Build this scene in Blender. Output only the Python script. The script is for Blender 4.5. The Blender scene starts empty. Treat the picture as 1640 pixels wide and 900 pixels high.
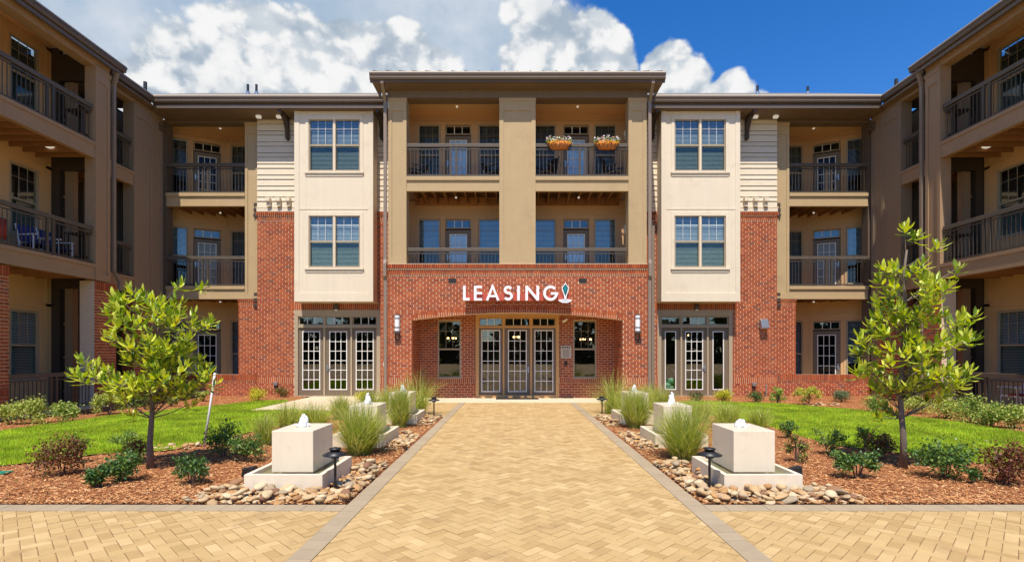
import bpy, bmesh, math, random
import numpy as np
from mathutils import Vector, Matrix
R = math.radians
rnd = random.Random(11)
nr = np.random.default_rng(5)
sc = bpy.context.scene
COL = sc.collection

# ------------------------------------------------------------------ camera
cd = bpy.data.cameras.new('camera'); cam = bpy.data.objects.new('camera', cd); COL.objects.link(cam)
cam.location = (-0.12, 0, 1.64); cam.rotation_euler = (R(90), 0, 0)
cd.sensor_width = 36; cd.lens = 36*830/1640; cd.shift_x = -3/1640; cd.shift_y = 115/1640
cd.clip_start = .05; cd.clip_end = 2000
sc.camera = cam
sc.view_settings.view_transform = 'Standard'; sc.view_settings.look = 'None'
sc.view_settings.exposure = 0.36; sc.view_settings.gamma = 1
sc.cycles.max_bounces = 8; sc.cycles.transparent_max_bounces = 12

# ------------------------------------------------------------------ sun and sky
EL, AZ = R(63), R(9)
S = Vector((-math.sin(AZ)*math.cos(EL), -math.cos(AZ)*math.cos(EL), math.sin(EL)))
sl = bpy.data.lights.new('sun', 'SUN'); sun = bpy.data.objects.new('sun', sl); COL.objects.link(sun)
sl.energy = 5.0; sl.angle = R(.5); sl.color = (1, .93, .82)
sun.rotation_euler = (-S).to_track_quat('-Z', 'Y').to_euler(); sun.location = (0, -20, 40)

class NT:
    """tiny node-tree writer"""
    def __init__(s, tree): s.t = tree; s.t.nodes.clear()
    def n(s, typ, ins=None, **kw):
        nd = s.t.nodes.new(typ)
        for k, v in kw.items(): setattr(nd, k, v)
        for k, v in (ins or {}).items():
            if isinstance(v, bpy.types.NodeSocket): s.t.links.new(v, nd.inputs[k])
            else: nd.inputs[k].default_value = v
        return nd
    def m(s, op, a, b=0., c=0., clamp=False):
        nd = s.n('ShaderNodeMath', {0: a, 1: b, 2: c}, operation=op); nd.use_clamp = clamp
        return nd.outputs[0]
    def mix(s, f, a, b, mode='MIX'):
        nd = s.t.nodes.new('ShaderNodeMix'); nd.data_type = 'RGBA'; nd.blend_type = mode
        for i, v in ((0, f), (6, a), (7, b)):
            if isinstance(v, bpy.types.NodeSocket): s.t.links.new(v, nd.inputs[i])
            else: nd.inputs[i].default_value = v if i == 0 else (tuple(v)+(1,))[:4]
        return nd.outputs[2]
    def ramp(s, f, stops, interp='LINEAR'):
        nd = s.n('ShaderNodeValToRGB', {0: f}); cr = nd.color_ramp; cr.interpolation = interp
        while len(cr.elements) < len(stops): cr.elements.new(.5)
        for e, (p, c) in zip(cr.elements, stops):
            e.position = p; e.color = (tuple(c)+(1,))[:4] if hasattr(c, '__len__') else (c, c, c, 1)
        return nd.outputs[0]
    def noise(s, vec, scale, detail=3, rough=.5, dist=0.):
        i = {'Scale': scale, 'Detail': detail, 'Roughness': rough, 'Distortion': dist}
        if vec is not None: i['Vector'] = vec
        return s.n('ShaderNodeTexNoise', i).outputs[0]
    def smooth(s, x, lo, hi):
        nd = s.n('ShaderNodeMapRange', {0: x, 1: lo, 2: hi, 3: 0., 4: 1.}, interpolation_type='SMOOTHSTEP')
        return nd.outputs[0]

world = bpy.data.worlds.new('World'); sc.world = world; world.use_nodes = True
w = NT(world.node_tree)
sky = w.n('ShaderNodeTexSky', sky_type='NISHITA', sun_disc=False)
sky.sun_elevation = EL; sky.sun_rotation = R(180+9); sky.air_density = 1.0; sky.dust_density = .1; sky.ozone_density = 4.0
hsv = w.n('ShaderNodeHueSaturation', {'Hue': .509, 'Saturation': 1.34, 'Value': 1.75, 'Color': sky.outputs[0]})
bg_sky = w.n('ShaderNodeBackground', {0: hsv.outputs[0], 1: .082})
dirn = w.n('ShaderNodeTexCoord').outputs['Generated']
def skydir(u, v):       # a direction in the world, measured from the photograph
    return Vector((u-823, 830, 565-v)).normalized()
def blob(u, v, rpx, wgt):
    c = skydir(u, v); r = rpx/math.sqrt(830**2+(u-823)**2+(565-v)**2)
    d = w.n('ShaderNodeVectorMath', {0: dirn, 1: tuple(c)}, operation='DOT_PRODUCT').outputs['Value']
    a = w.m('ARCCOSINE', d)
    f = w.n('ShaderNodeMapRange', {0: a, 1: 0., 2: r*1.5, 3: wgt, 4: 0.}).outputs[0]
    return f
def field(blobs):
    acc = None
    for b in blobs:
        x = blob(*b); acc = x if acc is None else w.m('MAXIMUM', acc, x)
    return acc
sep = w.n('ShaderNodeSeparateXYZ', {0: dirn})
warp = w.n('ShaderNodeVectorMath', {0: dirn, 1: (1.0, 1.0, 1.25)}, operation='MULTIPLY').outputs[0]
up = w.n('ShaderNodeVectorMath', {0: warp, 1: (.012, .0, -.028)}, operation='ADD').outputs[0]
def billow(v):
    nd = w.n('ShaderNodeTexNoise', {'Vector': v, 'Scale': 9., 'Detail': 4})
    sc_ = w.n('ShaderNodeVectorMath', {0: nd.outputs['Color'], 1: (.09, .09, .09)}, operation='MULTIPLY')
    vv = w.n('ShaderNodeVectorMath', {0: v, 1: sc_.outputs[0]}, operation='ADD').outputs[0]
    a = w.n('ShaderNodeTexVoronoi', {'Vector': vv, 'Scale': 15.}, feature='SMOOTH_F1'); a.inputs['Smoothness'].default_value = .25
    b = w.n('ShaderNodeTexVoronoi', {'Vector': vv, 'Scale': 38.}, feature='SMOOTH_F1'); b.inputs['Smoothness'].default_value = .25
    pf = w.m('ADD', w.m('MULTIPLY', w.m('SUBTRACT', .42, a.outputs['Distance']), .55), w.m('MULTIPLY', w.m('SUBTRACT', .42, b.outputs['Distance']), .28))
    return w.m('ADD', w.m('ADD', w.noise(v, 7.5, 9, .56), w.m('MULTIPLY', pf, .55)), w.m('MULTIPLY', w.m('SUBTRACT', w.noise(v, 34., 6, .6), .5), .28))
n1 = billow(warp); n1b = billow(up)
# cumulus heaps with hard edges
heaps = field([(648, 78, 46, 1.3), (602, 98, 58, 1.3), (688, 118, 46, 1.2), (548, 62, 40, 1.1), (470, 66, 50, 1.15), (505, 112, 85, 1.3), (415, 112, 95, 1.25), (300, 145, 105, 1.2), (250, 112, 50, 1.), (360, 60, 60, .9),
               (852, 18, 46, 1.3), (884, 62, 60, 1.35), (842, 98, 44, 1.25), (932, 82, 60, 1.35), (978, 88, 40, 1.3), (894, 118, 70, 1.3), (992, 112, 30, 1.2),
               (1066, 106, 38, 1.3), (1100, 132, 38, 1.3), (1050, 142, 34, 1.2), (1176, 152, 36, 1.3), (1146, 158, 24, 1.2), (1215, 166, 24, 1.1), (-160, 260, 200, .9), (1960, 330, 150, .8)])
back = w.smooth(w.m('MULTIPLY', sep.outputs[1], -1.), .0, .5)          # broken cumulus goes on behind
nb = w.noise(warp, 2.6, 6, .55)
backf = w.m('MULTIPLY', w.smooth(nb, .55, .72), back)
dens = w.m('ADD', w.m('MAXIMUM', heaps, w.m('MULTIPLY', backf, .62)), w.m('MULTIPLY', w.m('SUBTRACT', n1, .5), 1.05))
mask = w.smooth(dens, .36, .56)
# thin veil of grey-white over the left half
veilf = field([(300, 20, 330, 1.), (560, 40, 300, 1.), (100, 120, 300, 1.), (780, 60, 190, .75), (-300, 100, 400, 1.), (500, -300, 400, .9)])
n2 = w.noise(warp, 4.2, 8, .6)
veil = w.m('MULTIPLY', w.smooth(w.m('ADD', veilf, w.m('MULTIPLY', w.m('SUBTRACT', n2, .5), 1.5)), .12, .62), .88)
lit = w.smooth(w.m('SUBTRACT', n1, n1b), -.10, .12)
core = w.smooth(dens, .45, 1.15)
litc = w.m('ADD', w.m('MULTIPLY', lit, .62), w.m('MULTIPLY', w.smooth(n1, .35, .62), .40), clamp=True)
ccol = w.ramp(litc, [(0., (.44, .53, .64)), (.4, (.70, .76, .82)), (.75, (.94, .95, .96)), (1., (1.03, 1.03, 1.03))])
vcol = w.ramp(n2, [(.3, (.36, .52, .70)), (.48, (.58, .69, .79)), (.66, (.88, .91, .94))])
tot = w.m('SUBTRACT', 1., w.m('MULTIPLY', w.m('SUBTRACT', 1., mask), w.m('SUBTRACT', 1., veil)))
col = w.mix(mask, vcol, ccol)
above = w.smooth(sep.outputs[2], .0, .06)
bg_cloud = w.n('ShaderNodeBackground', {0: col, 1: .70})
mx = w.n('ShaderNodeMixShader', {0: w.m('MULTIPLY', tot, above), 1: bg_sky.outputs[0], 2: bg_cloud.outputs[0]})
w.n('ShaderNodeOutputWorld', {0: mx.outputs[0]})

# ------------------------------------------------------------------ materials
M = {}
def material(name, color, rough=.7, var=.12, vscale=6., bump=.0, bscale=60., island=0., objvar=0., palette=None, spec=.3, trans=0., stain=None, metal=0., coat=0., grain=None, gamp=.4):
    m = bpy.data.materials.new(name); m.use_nodes = True
    t = NT(m.node_tree)
    geo = t.n('ShaderNodeNewGeometry'); pos = geo.outputs['Position']
    r = None
    if palette or island or objvar:
        r = geo.outputs['Random Per Island']
        if objvar or palette:
            oi = t.n('ShaderNodeObjectInfo')
            r = t.m('FRACT', t.m('ADD', r, t.m('MULTIPLY', oi.outputs['Random'], 7.31)))
    if palette:
        c = t.ramp(r, palette)
    else:
        c = t.n('ShaderNodeRGB'); c.outputs[0].default_value = tuple(color)+(1,); c = c.outputs[0]
    f = t.noise(pos, vscale, 4, .6)
    val = t.m('ADD', 1-var, t.m('MULTIPLY', f, 2*var))
    if r is not None and not palette:
        r2 = t.m('FRACT', t.m('MULTIPLY', r, 13.7))
        val = t.m('MULTIPLY', val, t.m('ADD', 1-max(island, objvar), t.m('MULTIPLY', r2, 2*max(island, objvar))))
    if grain:       # elongated grain along an axis
        mp = t.n('ShaderNodeVectorMath', {0: pos, 1: grain}, operation='MULTIPLY')
        g = t.noise(mp.outputs[0], 1., 5, .6)
        val = t.m('MULTIPLY', val, t.m('ADD', 1-gamp/2, t.m('MULTIPLY', g, gamp)))
    cc = t.n('ShaderNodeHueSaturation', {'Value': val, 'Color': c}).outputs[0]
    if stain:
        sn = t.smooth(t.noise(pos, stain[1], 5, .65), .55, .72)
        cc = t.mix(t.m('MULTIPLY', sn, stain[2]), cc, stain[0])
    p = t.n('ShaderNodeBsdfPrincipled', {'Base Color': cc, 'Roughness': rough, 'Metallic': metal})
    p.inputs['Specular IOR Level'].default_value = spec
    if coat: p.inputs['Coat Weight'].default_value = coat; p.inputs['Coat Roughness'].default_value = .08
    if bump:
        b = t.n('ShaderNodeBump', {'Strength': bump, 'Distance': .02, 'Height': t.noise(pos, bscale, 5, .65)})
        t.t.links.new(b.outputs[0], p.inputs['Normal'])
    out = p.outputs[0]
    if trans:
        tr = t.n('ShaderNodeBsdfTranslucent', {0: t.n('ShaderNodeHueSaturation', {'Saturation': 1.15, 'Value': 1.5, 'Color': cc}).outputs[0]})
        out = t.n('ShaderNodeMixShader', {0: trans, 1: p.outputs[0], 2: tr.outputs[0]}).outputs[0]
    t.n('ShaderNodeOutputMaterial', {0: out})
    M[name] = m
    return m
BR = [(0., (.29, .058, .019)), (.25, (.41, .094, .028)), (.5, (.35, .072, .023)), (.75, (.47, .12, .037)), (.93, (.27, .060, .026)), (.968, (.22, .085, .052)), (.98, (.32, .068, .026)), (1., (.37, .085, .032))]
material('brick', None, .85, .22, 3., .35, 90., palette=BR, stain=((.46, .17, .085), .7, .22))
material('mortar', (.70, .52, .355), .9, .10, 14., .3, 120.)
material('cream', (.74, .63, .475), .65, .05, 1.7, .10, 40., stain=((.55, .45, .32), 2.2, .28), grain=(6., 6., .45), gamp=.16)
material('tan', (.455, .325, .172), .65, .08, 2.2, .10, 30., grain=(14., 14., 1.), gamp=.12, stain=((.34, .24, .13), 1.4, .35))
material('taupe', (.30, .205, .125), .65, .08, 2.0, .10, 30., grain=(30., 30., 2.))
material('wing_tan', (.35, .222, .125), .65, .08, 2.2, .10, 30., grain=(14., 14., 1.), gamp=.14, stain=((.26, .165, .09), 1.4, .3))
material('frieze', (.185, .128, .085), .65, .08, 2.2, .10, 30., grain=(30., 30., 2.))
material('wing_porch', (.66, .40, .185), .7, .07, 2., .05, 30.)
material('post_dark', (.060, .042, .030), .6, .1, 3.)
material('umber', (.13, .09, .06), .65, .08, 2.2, .10, 30., grain=(30., 30., 2.))
material('porch', (.56, .345, .18), .7, .07, 2., .05, 30.)
material('ceiling', (.85, .52, .25), .8, .06, 3., .04, 30.)
material('bronze', (.125, .088, .062), .45, .10, 3., spec=.5)
material('bronze_dark', (.075, .053, .040), .4, .12, 4., spec=.5)
material('handrail', (.11, .087, .065), .5, .10, 8., grain=(8., 8., 8.))
material('rail', (.065, .052, .040), .45, .10, 8., spec=.5)
material('joist', (.33, .15, .055), .75, .18, 5., .2, 50., objvar=.16, grain=(20., 3., 20.))
material('deckwood', (.15, .07, .03), .8, .2, 5., .2, 50.)
material('door_paint', (.185, .138, .092), .5, .06, 4.)
material('white_paint', (.88, .84, .77), .45, .04, 8.)
material('frame_tan', (.42, .33, .22), .5, .05, 6.)
material('frame_warm', (.62, .35, .135), .5, .08, 6.)
material('blind', (.72, .71, .66), .6, .04, 5.)
material('blind_light', (.80, .82, .86), .7, .05, 5.)
material('dark', (.012, .010, .009), .9, .2, 4.)
material('room', (.060, .042, .030), .9, .2, 2.)
material('shingle', (.16, .145, .13), .9, .25, 12., .5, 60., island=.2)
material('metal_roof', (.22, .19, .17), .4, .1, 2., metal=.4)
material('galv', (.45, .47, .48), .35, .12, 12., metal=.8)
material('downspout', (.25, .185, .135), .4, .06, 3., spec=.5)
material('black', (.016, .015, .015), .45, .2, 30., spec=.5)
material('rubber', (.02, .019, .018), .8, .2, 30., .3, 200.)
material('paver', None, .85, .16, 5., .35, 130., stain=((.29, .175, .08), 1.6, .5), palette=[(0., (.40, .26, .105)), (.12, (.44, .29, .122)), (.4, (.50, .34, .152)), (.65, (.465, .31, .13)), (.88, (.56, .39, .185)), (.96, (.44, .285, .118)), (1., (.39, .25, .10))])
material('joint_sand', (.19, .115, .055), .95, .2, 20.)
material('border_paver', (.36, .28, .18), .85, .10, 7., .35, 130., objvar=.06, stain=((.33, .25, .18), 2.5, .35))
material('concrete', (.60, .49, .34), .9, .10, 3., .25, 80., stain=((.42, .33, .22), 1.3, .35))
material('cast_stone', (.73, .625, .47), .75, .05, 3., .12, 70., stain=((.56, .43, .28), 3.5, .4), grain=(9., 9., .8), gamp=.20)
material('plaque', (.60, .52, .40), .6, .05, 9.)
material('print_dark', (.13, .10, .08), .7)
material('raceway', (.45, .085, .05), .5, .05, 5.)
material('letter', (.86, .85, .86), .35, .02, 5.)
material('teal', (.01, .26, .25), .35, .05, 8.)
material('teal_dark', (.006, .09, .10), .35, .05, 8.)
material('logo_grey', (.55, .60, .66), .4, .05, 8.)
material('mulch', (.30, .115, .042), .95, .45, 26., .9, 45., stain=((.36, .16, .065), 14., .6))
material('chip', None, .9, .2, 30., palette=[(0., (.27, .095, .032)), (.35, (.46, .195, .068)), (.7, (.63, .32, .125)), (.9, (.74, .45, .22)), (1., (.15, .05, .02))])
material('soil', (.10, .075, .05), .95, .3, 2.)
material('lawn_soil', (.15, .25, .03), .95, .3, 6., .5, 50.)
material('grass', None, .6, .85, 1.3, trans=.35, palette=[(0., (.16, .30, .018)), (.4, (.33, .47, .026)), (.75, (.50, .58, .036)), (1., (.66, .62, .09))])
material('stone', None, .75, .22, 16., .3, 70., palette=[(0., (.46, .32, .16)), (.2, (.58, .45, .28)), (.4, (.38, .19, .065)), (.55, (.50, .35, .18)), (.7, (.33, .255, .16)), (.82, (.48, .25, .085)), (.93, (.20, .10, .06)), (1., (.58, .45, .27))])
material('bark', (.19, .145, .11), .9, .25, 20., .7, 60., grain=(60., 60., 8.))
LEAFP = [(0., (.08, .15, .012)), (.25, (.22, .33, .022)), (.55, (.44, .51, .04)), (.85, (.64, .66, .09)), (.985, (.50, .56, .07)), (1., (.42, .22, .04))]
material('magnolia_leaf', None, .38, .12, 9., trans=.30, palette=LEAFP, spec=.5)
material('shrub_dark', None, .45, .15, 20., trans=.2, palette=[(0., (.030, .085, .018)), (.5, (.06, .14, .028)), (.9, (.11, .20, .035)), (1., (.19, .25, .05))], spec=.5)
material('shrub_green', None, .5, .15, 20., trans=.25, palette=[(0., (.09, .18, .03)), (.5, (.18, .29, .05)), (1., (.31, .38, .08))])
material('shrub_light', None, .5, .15, 20., trans=.25, palette=[(0., (.24, .32, .05)), (.5, (.40, .46, .09)), (1., (.58, .56, .18))])
material('shrub_red', None, .5, .15, 20., trans=.2, palette=[(0., (.075, .022, .02)), (.4, (.16, .045, .03)), (.75, (.25, .10, .04)), (1., (.20, .18, .05))])
material('shrub_gold', None, .5, .12, 20., trans=.25, palette=[(0., (.36, .36, .02)), (.5, (.55, .52, .03)), (1., (.68, .62, .08))])
material('shrub_blue', None, .5, .12, 20., trans=.2, palette=[(0., (.09, .15, .07)), (1., (.19, .27, .13))])
material('tuft', None, .6, .15, 12., trans=.35, palette=[(0., (.19, .27, .04)), (.4, (.35, .42, .07)), (.75, (.52, .53, .14)), (1., (.68, .61, .27))])
material('twig', (.14, .09, .06), .9, .2, 30.)
material('pvc', (.78, .76, .72), .4, .05, 9.)
material('basket', (.55, .19, .045), .8, .25, 30., .4, 90.)
material('petal_white', (.85, .82, .80), .6, .05, 9., trans=.2)
material('petal_pink', (.75, .40, .42), .6, .05, 9., trans=.2)
material('petal_yellow', (.80, .45, .05), .6, .05, 9., trans=.2)
material('blue_cloth', (.02, .035, .14), .8, .1, 9.)
material('red_cloth', (.45, .06, .04), .8, .1, 9.)
material('green_leather', (.16, .38, .27), .55, .08, 9.)
material('brown_dark', (.045, .028, .018), .5, .1, 9.)
material('siding', (.70, .595, .44), .65, .05, 2., .08, 40., objvar=.04, grain=(4., 30., 60.))
material('valve_green', (.02, .20, .12), .5, .1, 9.)
material('far_leaf', None, .8, .3, .6, palette=[(0., (.02, .035, .012)), (1., (.05, .085, .025))])

def glass_mat(name, refl, tint, rough=.01):
    m = bpy.data.materials.new(name); m.use_nodes = True; t = NT(m.node_tree)
    geo = t.n('ShaderNodeNewGeometry')
    b = t.n('ShaderNodeBump', {'Strength': .008, 'Distance': .02, 'Height': t.noise(geo.outputs['Position'], 2.2, 2, .5)})
    dt = t.m('ABSOLUTE', t.n('ShaderNodeVectorMath', {0: geo.outputs['Normal'], 1: geo.outputs['Incoming']}, operation='DOT_PRODUCT').outputs['Value'])
    fr = t.m('ADD', .04, t.m('MULTIPLY', t.m('POWER', t.m('SUBTRACT', 1., dt), 5.), .96))
    f = t.m('ADD', t.m('MULTIPLY', fr, .6), refl, clamp=True)
    g = t.n('ShaderNodeBsdfGlossy', {'Color': (.95, .97, 1, 1), 'Roughness': rough, 'Normal': b.outputs[0]})
    tr = t.n('ShaderNodeBsdfTransparent', {0: tuple(tint)+(1,)})
    mx = t.n('ShaderNodeMixShader', {0: f, 1: tr.outputs[0], 2: g.outputs[0]})
    t.n('ShaderNodeOutputMaterial', {0: mx.outputs[0]}); M[name] = m
glass_mat('glass', .05, (.86, .92, .93)); glass_mat('glass_screen', .02, (.72, .79, .76)); glass_mat('glass_dim', -.015, (.80, .81, .80))
glass_mat('glass_clear', .05, (.92, .93, .92))
def water_mat(name, col, alpha):
    m = bpy.data.materials.new(name); m.use_nodes = True; t = NT(m.node_tree)
    geo = t.n('ShaderNodeNewGeometry')
    b = t.n('ShaderNodeBump', {'Strength': .35, 'Distance': .01, 'Height': t.noise(geo.outputs['Position'], 18., 3, .5)})
    p = t.n('ShaderNodeBsdfPrincipled', {'Base Color': tuple(col)+(1,), 'Roughness': .06, 'Alpha': alpha, 'IOR': 1.33, 'Normal': b.outputs[0]})
    t.n('ShaderNodeOutputMaterial', {0: p.outputs[0]}); M[name] = m
water_mat('water', (.30, .30, .16), .55); water_mat('froth', (.92, .94, .95), .85); water_mat('wet_film', (.30, .26, .18), .14)
def emit_mat(name, col, s):
    m = bpy.data.materials.new(name); m.use_nodes = True; t = NT(m.node_tree)
    e = t.n('ShaderNodeEmission', {0: tuple(col)+(1,), 1: s}); t.n('ShaderNodeOutputMaterial', {0: e.outputs[0]}); M[name] = m
emit_mat('bulb', (1, .55, .2), 9.); emit_mat('lamp_glow', (1, .86, .66), .42); emit_mat('porch_bulb', (1, .86, .66), .45)
material('opal', (.86, .86, .84), .35, .02, 5.)

# ------------------------------------------------------------------ geometry helpers
class G:
    def __init__(s): s.v = []; s.f = []
    def hexa(s, p, flip=False):
        b = len(s.v); s.v += [tuple(q) for q in p]
        for f in ((0, 3, 2, 1), (4, 5, 6, 7), (0, 1, 5, 4), (1, 2, 6, 5), (2, 3, 7, 6), (3, 0, 4, 7)):
            s.f.append(tuple(b+i for i in (f[::-1] if flip else f)))
        return s
    def box(s, x0, x1, y0, y1, z0, z1):
        x0, x1 = min(x0, x1), max(x0, x1); y0, y1 = min(y0, y1), max(y0, y1)
        return s.hexa([(x0, y0, z0), (x1, y0, z0), (x1, y1, z0), (x0, y1, z0), (x0, y0, z1), (x1, y0, z1), (x1, y1, z1), (x0, y1, z1)])
    def face(s, pts):
        b = len(s.v); s.v += [tuple(p) for p in pts]; s.f.append(tuple(range(b, b+len(pts)))); return s
    def tube(s, pts, rad, n=6, cap=True):
        pts = [Vector(p) for p in pts]; k = len(pts)
        rad = rad if hasattr(rad, '__len__') else [rad]*k
        b = len(s.v); ref = None
        for i, p in enumerate(pts):
            d = (pts[min(i+1, k-1)]-pts[max(i-1, 0)]).normalized()
            if ref is None:
                ref = Vector((1, 0, 0)) if abs(d.x) < .8 else Vector((0, 1, 0))
            a = (ref-d*ref.dot(d)).normalized(); c = d.cross(a); ref = a
            for j in range(n):
                t = 2*math.pi*j/n; s.v.append(tuple(p+(a*math.cos(t)+c*math.sin(t))*rad[i]))
        for i in range(k-1):
            for j in range(n):
                s.f.append((b+i*n+j, b+i*n+(j+1) % n, b+(i+1)*n+(j+1) % n, b+(i+1)*n+j))
        if cap:
            s.f.append(tuple(b+j for j in range(n))[::-1]); s.f.append(tuple(b+(k-1)*n+j for j in range(n)))
        return s
    def lathe(s, c, prof, n=16):
        b = len(s.v); c = Vector(c)
        for r, z in prof:
            for j in range(n):
                t = 2*math.pi*j/n; s.v.append((c.x+r*math.cos(t), c.y+r*math.sin(t), c.z+z))
        for i in range(len(prof)-1):
            for j in range(n):
                s.f.append((b+i*n+j, b+i*n+(j+1) % n, b+(i+1)*n+(j+1) % n, b+(i+1)*n+j))
        s.f.append(tuple(b+j for j in range(n))[::-1]); s.f.append(tuple(b+(len(prof)-1)*n+j for j in range(n)))
        return s
    def blobm(s, c, r, n=8, m=6, jit=0., seed=0):
        q = random.Random(seed); b = len(s.v); c = Vector(c)
        r = r if hasattr(r, '__len__') else (r, r, r)
        s.v.append((c.x, c.y, c.z-r[2]))
        for i in range(1, m):
            ph = math.pi*i/m-math.pi/2
            for j in range(n):
                t = 2*math.pi*j/n; k = 1+q.uniform(-jit, jit)
                s.v.append((c.x+r[0]*math.cos(ph)*math.cos(t)*k, c.y+r[1]*math.cos(ph)*math.sin(t)*k, c.z+r[2]*math.sin(ph)*k))
        s.v.append((c.x, c.y, c.z+r[2])); e = len(s.v)-1
        for j in range(n):
            s.f.append((b, b+1+(j+1) % n, b+1+j)); s.f.append((e, b+1+(m-2)*n+j, b+1+(m-2)*n+(j+1) % n))
        for i in range(m-2):
            for j in range(n):
                s.f.append((b+1+i*n+j, b+1+i*n+(j+1) % n, b+1+(i+1)*n+(j+1) % n, b+1+(i+1)*n+j))
        return s

class Fr:
    """a wall's own axes: a along it, b into it, z up"""
    def __init__(s, O, U, N): s.O = Vector(O); s.U = Vector(U).normalized(); s.N = Vector(N).normalized(); s.flip = s.U.cross(s.N).z < 0
    def p(s, a, b, z): return s.O+s.U*a+s.N*b+Vector((0, 0, z))
    def box(s, g, a0, a1, b0, b1, z0, z1):
        a0, a1 = min(a0, a1), max(a0, a1); b0, b1 = min(b0, b1), max(b0, b1)
        P = s.p
        return g.hexa([P(a0, b0, z0), P(a1, b0, z0), P(a1, b1, z0), P(a0, b1, z0), P(a0, b0, z1), P(a1, b0, z1), P(a1, b1, z1), P(a0, b1, z1)], s.flip)

WL = {}
def link(o, parent, local):
    COL.objects.link(o)
    if parent is not None:
        o.parent = parent
        if not local: o.location = -WL.get(parent.name, Vector()); WL[o.name] = Vector()
def build(name, g, m, parent=None, local=False, smooth=False, bevel=0., kind=None, label=None):
    me = bpy.data.meshes.new(name); me.from_pydata(g.v, [], g.f); me.materials.append(M[m] if isinstance(m, str) else m)
    if smooth: me.polygons.foreach_set('use_smooth', [True]*len(me.polygons))
    o = bpy.data.objects.new(name, me); link(o, parent, local)
    if bevel:
        b = o.modifiers.new('edge', 'BEVEL'); b.width = bevel; b.segments = 2; b.limit_method = 'ANGLE'
    if kind: o['kind'] = kind
    if label: o['label'] = label
    return o
def share(name, me, loc, parent, rot=None, scale=None, mat=None):
    o = bpy.data.objects.new(name, me); COL.objects.link(o); o.parent = parent
    o.location = Vector(loc)-WL.get(parent.name, Vector()) if parent is not None else loc
    if rot is not None: o.rotation_euler = rot
    if scale is not None: o.scale = scale
    return o
def thing(name, label, cat, loc=(0, 0, 0), group=None, rotz=0., world=True):
    o = bpy.data.objects.new(name, None); COL.objects.link(o); o.location = loc; o.rotation_euler = (0, 0, rotz); o.empty_display_size = .2
    o['label'] = label; o['category'] = cat
    if group: o['group'] = group
    if world: WL[o.name] = Vector(loc)
    return o
def tag(o, label, cat, group=None, kind=None):
    if label: o['label'] = label
    if cat: o['category'] = cat
    if group: o['group'] = group
    if kind: o['kind'] = kind
    return o
def copy_tree(o, parent=None):
    c = o.copy(); COL.objects.link(c)
    if parent is not None: c.parent = parent
    for ch in list(o.children): copy_tree(ch, c)
    return c
def mesh_np(name, verts, tris, m, parent=None, smooth=False):
    me = bpy.data.meshes.new(name); nv, nf, k = len(verts), len(tris), tris.shape[1]
    me.vertices.add(nv); me.vertices.foreach_set('co', np.ascontiguousarray(verts, dtype=np.float32).ravel())
    me.loops.add(nf*k); me.loops.foreach_set('vertex_index', np.ascontiguousarray(tris, dtype=np.int32).ravel())
    me.polygons.add(nf); me.polygons.foreach_set('loop_start', np.arange(0, nf*k, k, dtype=np.int32))
    me.polygons.foreach_set('loop_total', np.full(nf, k, dtype=np.int32))
    if smooth: me.polygons.foreach_set('use_smooth', np.ones(nf, dtype=bool))
    me.update(calc_edges=True); me.materials.append(M[m])
    o = bpy.data.objects.new(name, me); link(o, parent, False)
    return o
def grid_wall(fr, g, a0, a1, z0, z1, b0, b1, holes):
    """a wall of boxes round rectangular holes"""
    A = sorted({a0, a1, *[max(a0, min(a1, h[i])) for h in holes for i in (0, 1)]})
    for i in range(len(A)-1):
        am = (A[i]+A[i+1])/2
        if A[i+1]-A[i] < 1e-5: continue
        hz = sorted((h[2], h[3]) for h in holes if h[0] < am < h[1])
        z = z0
        for h0, h1 in hz:
            if h0 > z: fr.box(g, A[i], A[i+1], b0, b1, z, min(h0, z1))
            z = max(z, h1)
        if z < z1: fr.box(g, A[i], A[i+1], b0, b1, z, z1)
    return g

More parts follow.
